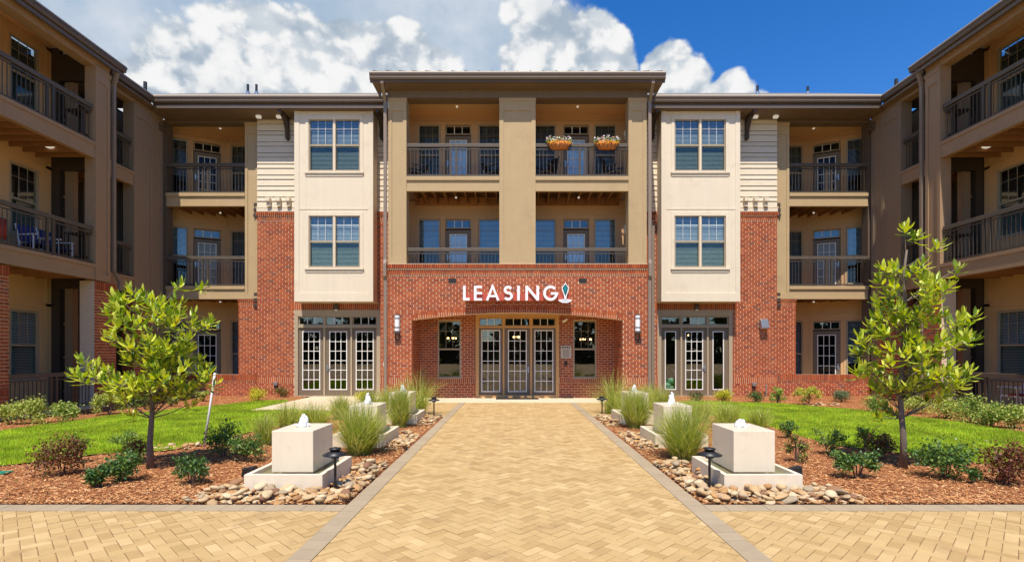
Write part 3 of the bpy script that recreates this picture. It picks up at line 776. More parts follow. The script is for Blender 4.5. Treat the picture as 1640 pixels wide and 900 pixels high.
    for k in range(3):
        a0, a1 = xs[k]+(.03 if k else 0), xs[k+1]-(.03 if k < 2 else 0); m = (a0+a1)/2
        side_l = s > 0 and k != 1
        hw = .20 if side_l else .32
        glazed_door(fd, SB, a0+.002, a1-.002, .076, 2.563, m-hw, m+hw, .29, 2.425, .0, cols=1 if side_l else 3, rows=1 if side_l else 6, name='side_light' if side_l else 'door', handle=(1 if k == 1 else None) if not side_l else None)
        transom(fd, SB, a0+.002, a1-.002, 2.66, 2.975, .0, cols=1 if side_l else 3)
    g = G(); xa, xb = s*4.45, s*8.6; xa, xb = min(xa, xb), max(xa, xb)
    g.box(xa, xb, 23.0, 23.1, 0, 3.4); g.box(xa-.05, xa, DF+.3, 23, 0, 3.4); g.box(xb, xb+.05, DF+.3, 23, 0, 3.4); g.box(xa, xb, DF+.3, 23, 0, .05); g.box(xa, xb, DF+.3, 23, 3.4, 3.45)
    build('ground_floor_room', g, 'room', SB)
    # brackets under the eave
    for x in (8.38, 4.93):
        g = G(); P = f.p
        for zz, wd in ((0, .045),):
            pts = [P(x, -.03, 9.45), P(x, -.10, 9.45), P(x, -.13, 9.75), P(x, -.28, 10.0), P(x, -.52, 10.12)]
            g.tube([tuple(q) for q in pts], [.085, .085, .08, .08, .08], 4)
            f.box(g, x-.05, x+.05, -.06, -.03, 9.40, 10.2); f.box(g, x-.05, x+.05, -.75, -.03, 10.12, 10.205)
        build('eave_bracket', g, 'bronze_dark', SB)
    for x in (8.62, 9.35):
        g = G(); f.box(g, x-.10, x+.06, -.36, -.24, 10.10, 10.19); f.box(g, x-.06, x+.02, -.32, -.28, 10.19, 10.21); build('flood_lamp', g, 'lamp_glow', SB, bevel=.02)
    if True:  # lamp over the doors
        g = G(); x = 6.6 if s < 0 else 6.55
        g.lathe(f.p(x, -.10, 3.22), [(.07, .0), (.09, .06), (.08, .16), (.05, .20)], 10); build('door_lamp', g, 'bronze_dark', SB, smooth=True)
        g = G(); g.lathe(f.p(x, -.10, 3.17), [(.03, .0), (.055, .02), (.065, .05)], 10); build('lamp_bulb', g, 'opal', SB, smooth=True)
    # eave over side wall and corner
    xo = 12.95
    g = G(); f.box(g, 4.3, xo, -.75, .5, 10.205, 10.235); build('soffit', g, 'frieze', SB)
    gutter(f, SB, 4.55, 12.80, -.93, 10.39, GZ, 10.21)
    g = G(); slope(g, min(s*4.5, s*14.5), max(s*4.5, s*14.5), DF-.79, GZ+.09, 6.0, .512); rf = build('shingle_roof', g, 'shingle', SB)
    for (x, y, h) in (((-11.0, 21.2, .38), (-10.65, 21.2, .38)) if s < 0 else ((9.75, 21., .34), (11.9, 21.2, .30))):
        g = G(); zr = GZ+.09+(y-DF+.79)*.512; g.tube([(x, y, zr-.2), (x, y, zr+h)], .05, 8); v = build('vent_pipe', g, 'black', SB)
        g = G(); g.tube([(x, y, zr-.05), (x, y, zr+.08)], .075, 8); build('vent_collar', g, 'galv', v)
    # ---- corner balconies
    cx0, cx1 = 10.02, 12.93
    g = G(); panel_post(fc, g, 9.53, cx0, 3.62, 10.11, 0, .40, .10); build('pier', g, 'tan', SB)
    g = G(); fc.box(g, 9.5, 13.0, .0, .35, 10.112, 10.235); fc.box(g, 9.5, 13.0, -.03, 0, 10.115, 10.16); build('frieze', g, 'frieze', SB)
    g = G(); fc.box(g, cx1, 13.3, .0, .35, 0.0, 10.11); build('pier', g, 'umber', SB)
    FBK = 20.8
    fk = Fr((0, FBK, 0), U, N_)
    p0 = Vector((s*11.72, FBK, 0)); p1 = Vector((s*13.6, 19.86, 0)); ud = (p1-p0).normalized(); nd = Vector((ud.y*s, -ud.x*s, 0)); nd = nd if nd.y > 0 else -nd
    fg = Fr(p0, ud, nd); Ld = (p1-p0).length
    for lv, zf in enumerate((7.52, 4.10, .08)):
        zc = (10.30, 7.05, 3.62)[lv]
        dz = .40 if lv == 2 else 0.; pm_ = 'wing_porch' if lv == 2 else 'porch'
        kh = [(10.78, 11.48, zf+.2, zf+2.44+dz)]
        kd = [(.14, 1.08, zf, zf+2.42+dz), (1.26, 2.0, zf+.2, zf+2.44+dz)]
        g = G(); grid_wall(fk, g, 9.4, 11.72, zf-.2, zc+.2, 0, .15, kh); grid_wall(fg, g, 0, Ld, zf-.2, zc+.2, 0, .15, kd)
        g.box(s*9.35, s*9.5, DC+.4, FBK, zf-.2, zc+.2); build('balcony_wall', g, pm_, SB)
        g = G()
        for fr, hh in ((fk, kh), (fg, kd)):
            for h in hh: ring(fr, g, h[0]-.08, h[1]+.08, h[2]-(.08 if h[2] > zf+.1 else 0), h[3]+.08, -.02, -.001, .078)
        fk.box(g, 9.5, 11.68, -.025, -.001, zf+2.62+dz, zf+2.70+dz); fg.box(g, .06, Ld, -.025, -.001, zf+2.62+dz, zf+2.70+dz); fg.box(g, -.03, .05, -.03, .0, zf, zc)
        build('wall_trim', g, pm_, SB)
        window(fk, SB, 10.79, 11.47, zf+.21, zf+2.43+dz, 0, blind=(.0, 1.), glass='glass_dim')
        window(fg, SB, 1.27, 1.99, zf+.21, zf+2.43+dz, 0, blind=(.35, 1.), glass='glass' if lv == 1 else 'glass_dim')
        glazed_door(fg, SB, .15, 1.07, zf+.02, zf+2.03+dz, .30, .92, zf+.22, zf+1.87+dz, .03, rows=5, single=False, glass='glass_dim', handle=1, bl='blind' if lv == 1 else None, back=.2)
        transom(fg, SB, .15, 1.07, zf+2.08+dz, zf+2.40+dz, .03, glass='glass', back=.2)
        g = G(); g.lathe(tuple(fc.p(11.45, .9, zc-.09)), [(.02, .05), (.035, .06), (.038, .08), (.03, .10)], 10); build('ceiling_lamp', g, 'porch_bulb', SB, smooth=True)
        if lv < 2:
            g = G(); fc.box(g, cx0, cx1, -.05, .15, zf-.12, zf); fc.box(g, cx0, cx1, .0, .15, zf-.48, zf-.121); fc.box(g, cx0, cx1, -.012, .0, zf-.48, zf-.41); build('balcony_edge', g, 'tan', SB)
            g = G(); g.box(s*9.4, s*13.4, DC+.15, FBK+.1, zf-.22, zf-.08); build('balcony_deck', g, 'deckwood', SB)
            for k in range(8):
                x = cx0+.2+k*(cx1-cx0-.4)/7; g = G(); fc.box(g, x-.02, x+.02, .152, 1.72, zf-.46, zf-.222); build('joist', g, 'joist', SB)
            railing(fc, SB, cx0+.01, cx1-.01, zf, zf+1.10, .02, [(cx0+cx1)/2-.07, (cx0+cx1)/2+.12])
        else:
            g = G(); g.box(s*9.4, s*13.6, DC, FBK+.1, 0, .07); build('patio_slab', g, 'concrete', SB)
    g = G(); g.box(min(s*9.4, s*13.4), max(s*9.4, s*13.4), DC+.3, FBK+.2, 10.30, 10.36); build('balcony_ceiling', g, 'ceiling', SB)
    # brick pier and low wall
    B = Bricks(SB, 0)
    g = G(); fc.box(g, 9.53, 10.26, .0, .42, 0, 3.60); fc.box(g, 10.262, 13.2, .0, .25, 0, .84); build('mortar_wall', g, 'mortar', SB)
    B.field(fc, 9.53, 10.26, .84, 3.36); B.soldier(fc, 9.53, 10.28, 3.37, 3.52, proud=.02); B.soldier(fc, 9.53, 10.29, 3.53, 3.61, proud=.04)
    B.field(fc, 9.53, 13.2, 0, .60, b=.0); B.soldier(fc, 9.53, 13.2, .61, .85, proud=.025)
    fside = Fr((s*10.26, DC, 0), (0, 1, 0), (-s, 0, 0)); B.field(fside, 0, .42, .84, 3.5)
    B.done()
    # corner downspout with leader head
    fcx = Fr((0, DC-.12, 0), U, N_)
    g = G(); xx = 13.02
    fcx.box(g, xx-.13, xx+.13, -.20, .02, 9.72, 9.92); fcx.box(g, xx-.16, xx+.16, -.22, .03, 9.92, 9.98); build('leader_head', g, 'bronze', SB)
    downspout(fcx, SB, xx, [(-.08, 9.72), (-.08, .05)])
    return SB
SBL = side_building(-1); SBR = side_building(1)
f = Fr((0, DF, 0), (1, 0, 0), (0, 1, 0))
downspout(f, SBR, 4.95, [(-.12, 6.55, -.32), (-.12, 6.42, -.12), (-.12, 6.30), (-.12, .05)])

# ------------------------------------------------------------------ the two wings
XW, XW2 = 12.58, 12.97
def wing(s):
    side = 'left' if s < 0 else 'right'
    WB = thing('apartment_building', 'tan balcony wing running towards the viewer along the %s edge of the courtyard' % side, 'building', (s*XW, 14, 0), 'blocks of the apartment building')
    f = Fr((s*XW, 0, 0), (0, 1, 0), (s, 0, 0)); f2 = Fr((s*XW2, 0, 0), (0, 1, 0), (s, 0, 0))
    Y0, Y1, Y2 = 12.80, 15.41, 15.97          # near pier's far edge, far pier
    YN = 9.0
    BK = 1.75; fk = Fr((s*(XW+BK), 0, 0), (0, 1, 0), (s, 0, 0))
    fls = ((7.90, .48, 10.17), (4.28, .46, 7.42), (.10, .1, 3.80))
    for lv, (zf, th, zt) in enumerate(fls):
        zc = (11.0, 7.66, 3.95)[lv]
        kh = [(14.58, 15.50, zf+.75, zf+2.78), (13.0, 14.1, zf, zf+2.75), (10.6, 12.3, zf+.75, zf+2.78)]
        g = G(); grid_wall(fk, g, YN, 15.90, zf-.2, zc+.2, 0, .15, kh); build('balcony_wall', g, 'wing_porch', WB)
        g = G()
        for h in kh: ring(fk, g, h[0]-.09, h[1]+.09, h[2]-(.09 if h[2] > zf+.1 else 0), h[3]+.09, -.02, -.001, .088)
        fk.box(g, YN, 15.9, -.02, -.001, zf+2.95, zf+3.03); fk.box(g, 15.72, 15.9, -.02, -.001, zf, zc)
        build('wall_trim', g, 'wing_porch', WB)
        window(fk, WB, 14.59, 15.49, zf+.76, zf+2.77, 0, blind=(.0, .55) if lv == 1 else (0, 1.))
        window(fk, WB, 10.61, 12.29, zf+.76, zf+2.77, 0)
        glazed_door(fk, WB, 13.02, 14.08, zf+.02, zf+2.2, 13.2, 13.9, zf+.22, zf+2.05, .03, rows=5, single=False, glass='glass', bl='blind_light', back=.2)
        transom(fk, WB, 13.02, 14.08, zf+2.26, zf+2.72, .03, glass='glass', back=.2)
        # far end of the balcony: stub wall, post, beam
        g = G(); fe = Fr((s*XW, 15.92, 0), (s, 0, 0), (0, 1, 0))
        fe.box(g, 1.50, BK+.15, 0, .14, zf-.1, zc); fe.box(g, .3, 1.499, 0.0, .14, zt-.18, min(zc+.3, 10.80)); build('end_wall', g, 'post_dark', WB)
        g = G(); fe.box(g, 1.18, 1.42, .10, .30, zf-.1, zt); fe.box(g, .56, .62, .10, .16, zf, zt); build('post', g, 'taupe', WB)
        if lv < 2:
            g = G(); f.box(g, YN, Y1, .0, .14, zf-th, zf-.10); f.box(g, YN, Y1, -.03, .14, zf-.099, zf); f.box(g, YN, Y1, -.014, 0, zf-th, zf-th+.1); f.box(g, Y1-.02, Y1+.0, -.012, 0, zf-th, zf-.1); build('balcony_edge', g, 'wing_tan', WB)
            g = G(); f.box(g, YN, 15.9, .14, BK+.1, zf-.20, zf-.06); build('balcony_deck', g, 'deckwood', WB)
            y = 12.6
            while y < 15.8:
                g = G(); f.box(g, y-.02, y+.02, .142, BK-.002, zf-th+.03, zf-.202); build('joist', g, 'joist', WB); y += .40
            railing(f, WB, 10.6, Y1-.03, zf, zf+1.10, .06, [12.1, 13.9, 14.08])
        else:
            g = G(); f.box(g, YN, 15.9, -.05, BK+.1, .0, .09); build('patio_slab', g, 'concrete', WB)
            railing(f, WB, Y0+.01, Y1+.03, zf, zf+1.0, .10, [14.05, 14.23])
        if lv < 2:
            g = G(); g.lathe(tuple(f.p(14.9 if lv else 15.2, .9, zc-.14)), [(.05, .0), (.11, .03), (.12, .08), (.06, .13)], 10); build('ceiling_lamp', g, 'porch_bulb', WB, smooth=True)
    g = G(); f.box(g, YN, 15.9, .35, BK+.2, 11.0, 11.06); build('balcony_ceiling', g, 'ceiling', WB)
    # far pier: brick below, tan panel post above; its beam
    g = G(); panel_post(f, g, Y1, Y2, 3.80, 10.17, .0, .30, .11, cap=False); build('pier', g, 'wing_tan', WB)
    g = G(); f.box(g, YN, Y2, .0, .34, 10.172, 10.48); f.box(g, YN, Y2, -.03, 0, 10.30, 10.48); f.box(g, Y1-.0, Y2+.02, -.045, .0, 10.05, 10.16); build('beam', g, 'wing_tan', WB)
    B = Bricks(WB, 300)
    g = G(); f.box(g, 12.0, Y0, .02, .45, 0, 3.78); build('mortar_wall', g, 'mortar', WB)
    g = G(); f.box(g, Y1, 16.25, .02, .45, 0, 3.78); build('mortar_wall', g, 'mortar', WB)
    for ya, yb in ((12.15, Y0), (Y1, 16.25)):
        B.field(f, ya, yb, .80, 3.50, b=.02); B.soldier(f, ya, yb, 3.51, 3.78, b=.02, proud=.03); B.soldier(f, ya, yb, .56, .80, b=.02); B.field(f, ya, yb, 0, .56, b=.02)
        if ya > 14:
            fs = Fr((s*XW, ya+.02, 0), (s, 0, 0), (0, 1, 0)); B.single = max(B.single, 0); B.field(fs, .03, .45, 0, 3.5, b=.02, phase=.1); B.soldier(fs, .03, .45, 3.51, 3.78, b=.02, proud=.02)
    B.done()
    # eave
    g = G(); f.box(g, YN, 16.15, -.20, .3, 10.482, 10.50); build('soffit', g, 'frieze', WB)
    gutter(f, WB, 8.5, 16.3, -.26-.05, 10.42, GZ-.02, 10.30)
    g = G(); x0, x1 = s*(XW-.28), s*(XW+5.5); z0, z1 = GZ, GZ+5.78*.5
    g.hexa([(x0, 8.5, z0-.05), (x0, 16.28, z0-.05), (x1, 16.28, z1-.05), (x1, 8.5, z1-.05), (x0, 8.5, z0), (x0, 16.28, z0), (x1, 16.28, z1), (x1, 8.5, z1)], s > 0)
    build('shingle_roof', g, 'shingle', WB)
    downspout(f, WB, 16.08, [(-.16, 10.45), (-.16, 10.30), (-.0, 9.95, .06), (-.0, 4.15, .06), (-.0, 3.9, .3), (-.0, 3.6, .3)] if s < 0 else [(-.16, 10.45), (-.16, 10.30), (-.0, 9.95, .06), (-.0, .05, .06)])
    # set-back second stretch up to the corner
    g = G(); f2.box(g, 16.0, 17.55, 1.7, 1.85, 0, 10.5); build('balcony_wall', g, 'post_dark', WB)  # shade of the deep opening put into the wall's near-black colour
    ff = Fr((s*(XW2+1.7), 0, 0), (0, 1, 0), (s, 0, 0))
    for lv, (zf, th, zt) in enumerate(((7.75, .46, 10.1), (4.2, .46, 7.29), (.1, .1, 3.74))):
        window(ff, WB, 16.35, 17.2, zf+.3, zf+2.5, -.03, blind=(.3, 1.))
        if lv < 2:
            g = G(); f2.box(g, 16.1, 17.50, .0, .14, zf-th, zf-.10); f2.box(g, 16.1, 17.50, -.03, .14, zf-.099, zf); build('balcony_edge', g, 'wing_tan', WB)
            g = G(); f2.box(g, 16.1, 19.0, .14, 1.8, zf-.20, zf-.06); build('balcony_deck', g, 'deckwood', WB)
            for k in range(3):
                y = 16.4+k*.4; g = G(); f2.box(g, y-.02, y+.02, .142, 1.69, zf-th+.03, zf-.202); build('joist', g, 'joist', WB)
            railing(f2, WB, 16.1, 17.47, zf, zf+1.10, .06, [16.8])
        else:
            g = G(); f2.box(g, 16.1, 19, 0, 1.8, 0, .08); build('patio_slab', g, 'concrete', WB)
    g = G(); panel_post(f2, g, 17.50, 18.45, 0, 10.1, .0, .35, .14, cap=False); f2.box(g, 18.45, 19.02, .02, .35, 0, 10.2); f2.box(g, 17.50, 18.6, 1.2, 1.86, 0, 10.2); f2.box(g, 16.2, 19.0, .0, .3, 10.102, 10.4); build('pier', g, 'taupe', WB)
    g = G(); f2.box(g, 16.2, 18.5, -.28, .0, 10.23, 10.26); f2.box(g, 16.2, 18.6, .3, 1.8, 10.40, 10.44); build('soffit', g, 'frieze', WB)
    gutter(f2, WB, 16.25, 18.14, -.29, 10.40, GZ-.01, 10.24)
    B = Bricks(WB, 0)
    g = G(); f2.box(g, 17.46, 18.5, -.06, .0, 0, 3.5); build('mortar_wall', g, 'mortar', WB)
    B.field(f2, 17.46, 18.5, 0, 3.28, b=-.06); B.soldier(f2, 17.46, 18.5, 3.29, 3.5, b=-.06, proud=.03); fs = Fr((s*XW2, 17.46, 0), (s, 0, 0), (0, 1, 0)); B.field(fs, -.06, .35, 0, 3.5)
    B.done()
    # end gable wall closing the set-back
    g = G(); f.box(g, 15.98, 16.02, .9, 2.2, .05, 10.6); 
    g = G(); x0, x1 = s*(XW2-.27), s*(XW2+6); z0, z1 = GZ, GZ+6.27*.5
    g.hexa([(x0, 16.2, z0-.05), (x0, 18.2, z0-.05), (x1, 24.5, z1-.05), (x1, 16.2, z1-.05), (x0, 16.2, z0), (x0, 18.2, z0), (x1, 24.5, z1), (x1, 16.2, z1)], s > 0)
    build('shingle_roof', g, 'shingle', WB)
    return WB
WL_, WR_ = wing(-1), wing(1)
g = G(); x, y = -13.35, 18.6; zr = GZ+.2; g.tube([(x, y, zr), (x, y, zr+.55)], .06, 8); build('vent_pipe', g, 'black', WL_)
g = G(); x = 13.6; g.tube([(x, y, zr), (x, y, zr+.65)], .06, 8); build('vent_pipe', g, 'black', WR_)
# a dark mass behind all the rooms so that no daylight leaks through the blocks
g = G(); g.box(-13.0, 13.0, 23.3, 23.6, 0, 10.6); build('rear_wall', g, 'taupe', CB)
g = G(); g.box(-4.3, 4.3, 19.4, 19.6, 3.5, 10.6); build('inner_wall', g, 'dark', CB)
for s, wb in ((-1, WL_), (1, WR_)):
    g = G(); g.box(s*15.0, s*15.2, 8.5, 23, 0, 10.8); build('rear_wall', g, 'dark', wb)
for s, sb in ((-1, SBL), (1, SBR)):
    g = G(); g.box(s*4.4, s*13.5, 21.3, 21.5, 3.5, 10.6); g.box(s*9.3, s*14.5, 21.3, 21.5, 0, 3.6); build('inner_wall', g, 'dark', sb)
# ================================================================== SITE
def sheet(name, pts, z, m, kind='structure', parent=None):
    g = G(); g.face([(p[0], p[1], z) for p in pts]); o = build(name, g, m, parent)
    if kind and parent is None: o['kind'] = kind
    return o
sheet('ground', [(-900, -900), (900, -900), (900, 900), (-900, 900)], -.045, 'soil')

# ---- paving: herringbone at 45 degrees, soldier borders
PW, PJ = .1, .005
PX, BX = 1.72, 1.92
YB0, YB1, YE = 5.38, 5.60, 17.1
pav = thing('path', None, None, (0, 0, 0)); pav['kind'] = 'structure'; pav['label'] = 'golden herringbone block path with grey borders leading to the entry'
def clip(poly, a, b, c):            # keep a*x+b*y<=c
    out = []
    for i in range(len(poly)):
        p, q = poly[i], poly[(i+1) % len(poly)]; dp, dq = a*p[0]+b*p[1]-c, a*q[0]+b*q[1]-c
        if dp <= 0: out.append(p)
        if dp*dq < 0: t = dp/(dp-dq); out.append((p[0]+(q[0]-p[0])*t, p[1]+(q[1]-p[1])*t))
    return out
regions = [(-PX, PX, 1.2, YE, 0), (-9.5, -BX, 1.2, YB0, 1), (BX, 9.5, 1.2, YB0, 1), (-3.9, -BX, 13.35, YE, 2), (BX, 3.9, 13.35, YE, 2)]
c45 = math.sqrt(.5)
single, joined = [], G()
def prism(g, poly, z0, z1):
    b = len(g.v); n = len(poly); g.v += [(p[0], p[1], z1) for p in poly]+[(p[0], p[1], z0) for p in poly]
    g.f.append(tuple(range(b, b+n)))
    for i in range(n): j = (i+1) % n; g.f.append((b+j, b+i, b+n+i, b+n+j))
cand = []
for i in range(-190, 190):
    for j in range(-190, 190):
        k = (i-j) % 4
        if k == 0: w_, h_ = 2, 1
        elif k == 3: w_, h_ = 1, 2
        else: continue
        cx, cy = (i+w_/2)*PW, (j+h_/2)*PW
        X, Y = (cx-cy)*c45, (cx+cy)*c45+9.
        if not (.8 < Y < 17.5 and abs(X) < 10): continue
        cand.append((X, Y, w_, h_))
seen = []
for X, Y, w_, h_ in cand:
    e = PJ/2; hx, hy = w_*PW/2-e, h_*PW/2-e
    poly = [(X+(a-b)*c45, Y+(a+b)*c45) for a, b in ((-hx, -hy), (hx, -hy), (hx, hy), (-hx, hy))]
    for x0, x1, y0, y1, typ in regions:
        if X < x0-.2 or X > x1+.2 or Y < y0-.2 or Y > y1+.2: continue
        q = poly
        for a, b, c in ((-1, 0, -x0-e), (1, 0, x1-e), (0, -1, -y0-e), (0, 1, y1-e)): q = clip(q, a, b, c) if len(q) > 2 else q
        if len(q) < 3: continue
        full = len(q) == 4 and abs(sum(q[t][0]*q[(t+1) % 4][1]-q[(t+1) % 4][0]*q[t][1] for t in range(4)))/2 > .98*4*hx*hy
        u = 823+830*(X+.12)/Y; v = 565+830*1.64/Y
        if full and -10 < u < 1650 and v < 905: seen.append((Y, X, w_, q))
        else: prism(joined, q, -.03, rnd.uniform(-.0015, .0015))
seen.sort()
pm = {}
for w_ in (1, 2):
    g = G(); hx, hy = (w_*PW)/2-PJ/2, ((3-w_)*PW)/2-PJ/2
    b = .006
    prism(g, [((a-c)*c45, (a+c)*c45) for a, c in ((-hx, -hy), (hx, -hy), (hx, hy), (-hx, hy))], -.03, -.002)
    g.v = g.v[:]; n0 = len(g.v)
    top = [((a-c)*c45, (a+c)*c45, .0015) for a, c in ((-hx+b, -hy+b), (hx-b, -hy+b), (hx-b, hy-b), (-hx+b, hy-b))]
    g.f = g.f[1:]; g.v += top; g.f.append((n0, n0+1, n0+2, n0+3))
    for t in range(4): g.f.append((t, (t+1) % 4, n0+(t+1) % 4, n0+t))
    me = bpy.data.meshes.new('paver'); me.from_pydata(g.v, [], g.f); me.materials.append(M['paver']); pm[w_] = me
for k, (Y, X, w_, q) in enumerate(seen):
    if k < 300: share('paver', pm[w_], (X, Y, rnd.uniform(-.0015, .0015)), pav, rot=(rnd.uniform(-.004, .004), rnd.uniform(-.004, .004), 0))
    else: prism(joined, q, -.03, rnd.uniform(-.0015, .0015))
build('paver', joined, 'paver', pav, kind='stuff')
g = G()
for x0, x1, y0, y1, t in regions: g.face([(x0, y0, -.004), (x1, y0, -.004), (x1, y1, -.004), (x0, y1, -.004)])
build('joint_sand', g, 'joint_sand', pav)
def border(x0, x1, y0, y1, n_, along_y):
    for k in range(n_):
        g = G(); e = .0018
        if along_y: a, b = y0+(y1-y0)*k/n_, y0+(y1-y0)*(k+1)/n_; g.box(x0+e, x1-e, a+e, b-e, -.03, .002+rnd.uniform(0, .002))
        else: a, b = x0+(x1-x0)*k/n_, x0+(x1-x0)*(k+1)/n_; g.box(a+e, b-e, y0+e, y1-e, -.03, .002+rnd.uniform(0, .002))
        build('border_paver', g, 'border_paver', pav)
for s in (-1, 1):
    x0, x1 = (-BX, -PX) if s < 0 else (PX, BX)
    border(x0, x1, 3.5, YE, 66, True)
    border(-7.0 if s < 0 else BX, -BX if s < 0 else 7.0, YB0, YB1, 24, False)
g = G(); g.face([(-30, -40, -.012), (30, -40, -.012), (30, 1.2, -.012), (-30, 1.2, -.012)]); g.face([(-30, 1.2, -.012), (-9.5, 1.2, -.012), (-9.5, YB1, -.012), (-30, YB1, -.012)]); g.face([(9.5, 1.2, -.012), (30, 1.2, -.012), (30, YB1, -.012), (9.5, YB1, -.012)])
o = build('plaza', g, 'paver'); o['kind'] = 'structure'
# entry slab, rising gently to the doors, and the slab to the side doors
g = G(); P = [(-4.3, YE, -.03), (4.3, YE, -.03), (4.3, 17.7, -.03), (-4.3, 17.7, -.03), (-4.3, YE, .004), (4.3, YE, .004), (4.3, 17.7, .015), (-4.3, 17.7, .015)]
g.hexa(P); g.box(-3.5, 3.5, 17.702, 18.95, -.03, .016); o = build('entry_slab', g, 'concrete', bevel=.01); o['kind'] = 'structure'
g = G(); g.box(-7.5, -4.75, 14.55, 19.1, -.03, .045); g.box(-4.74, -3.92, 15.2, 17.2, -.03, .035); o = build('side_path', g, 'concrete', bevel=.01); o['kind'] = 'structure'
tag(o, 'pale concrete path running to the three glazed side doors', None)
# door mat
g = G(); g.box(-.75, .75, 18.1, 18.66, .017, .034)
tag(build('door_mat', g, 'rubber'), 'black rubber mat on the slab before the entrance doors', 'mat')

# ---- lawns
def chaikin(p, n=2):
    for _ in range(n):
        q = []
        for i in range(len(p)):
            a, b = p[i], p[(i+1) % len(p)]; q += [(a[0]*.75+b[0]*.25, a[1]*.75+b[1]*.25), (a[0]*.25+b[0]*.75, a[1]*.25+b[1]*.75)]
        p = q
    return p
lawnL = [(-11.0, 6.9), (-8.0, 7.2), (-7.2, 7.75), (-6.9, 8.45), (-6.1, 8.55), (-5.75, 8.9), (-5.6, 10.2), (-5.5, 11.3), (-5.0, 12.7), (-4.9, 14.54), (-7.50, 14.54), (-7.53, 17.7), (-8.6, 17.6), (-9.5, 15.6), (-10.45, 13.4), (-10.55, 11.7), (-10.7, 10.5), (-11.4, 9.6)]
lawnR = [(11.0, 6.9), (7.6, 7.0), (6.85, 7.35), (6.6, 8.1), (6.0, 8.6), (5.45, 9.4), (5.55, 11.0), (5.5, 12.3), (5.0, 13.6), (4.9, 16.9), (5.6, 17.3), (7.6, 16.9), (9.3, 15.6), (9.85, 13.7), (10.15, 12.1), (10.3, 10.4), (11.3, 9.6)]
def inpoly(x, y, poly):
    c = np.zeros(len(x), bool); n = len(poly)
    for i in range(n):
        (xa, ya), (xb, yb) = poly[i], poly[(i+1) % n]
        if ya == yb: continue
        k = ((ya > y) != (yb > y)) & (x < (xb-xa)*(y-ya)/(yb-ya)+xa); c ^= k
    return c
LAWNS = []
for side, pl in (('left', lawnL), ('right', lawnR)):
    pl = chaikin(pl, 2); LAWNS.append(pl)
    g = G(); g.face([(p[0], p[1], .012) for p in (pl if sum(pl[i][0]*pl[(i+1) % len(pl)][1]-pl[(i+1) % len(pl)][0]*pl[i][1] for i in range(len(pl))) > 0 else pl[::-1])])
    o = build('lawn', g, 'lawn_soil'); o['kind'] = 'structure'; o['label'] = 'curved lawn on the %s of the path' % side
    n = 230000; xs = np.array([p[0] for p in pl]); ys = np.array([p[1] for p in pl])
    x = nr.uniform(xs.min(), xs.max(), n); y = ys.min()+(ys.max()-ys.min())*nr.uniform(0, 1, n)**1.15
    k = inpoly(x, y, pl); x, y = x[k], y[k]; n = len(x)
    h = nr.uniform(.03, .065, n)*(1+.35*np.sin(x*2.1+y*1.3)*np.sin(y*1.7-x)); a = nr.uniform(0, 2*math.pi, n); wd = nr.uniform(.004, .008, n)*(.6+y/16); l = nr.uniform(0, .035, n); la = nr.uniform(0, 2*math.pi, n)
    V = np.empty((n, 3, 3)); V[:, 0] = np.stack([x-wd*np.cos(a), y-wd*np.sin(a), np.full(n, .01)], 1); V[:, 1] = np.stack([x+wd*np.cos(a), y+wd*np.sin(a), np.full(n, .01)], 1)
    V[:, 2] = np.stack([x+l*np.cos(la), y+l*np.sin(la), .012+h], 1)
    o = mesh_np('grass', V.reshape(-1, 3), np.arange(n*3).reshape(-1, 3), 'grass'); tag(o, 'short bright green grass of the lawn on the %s' % side, None, kind='stuff')

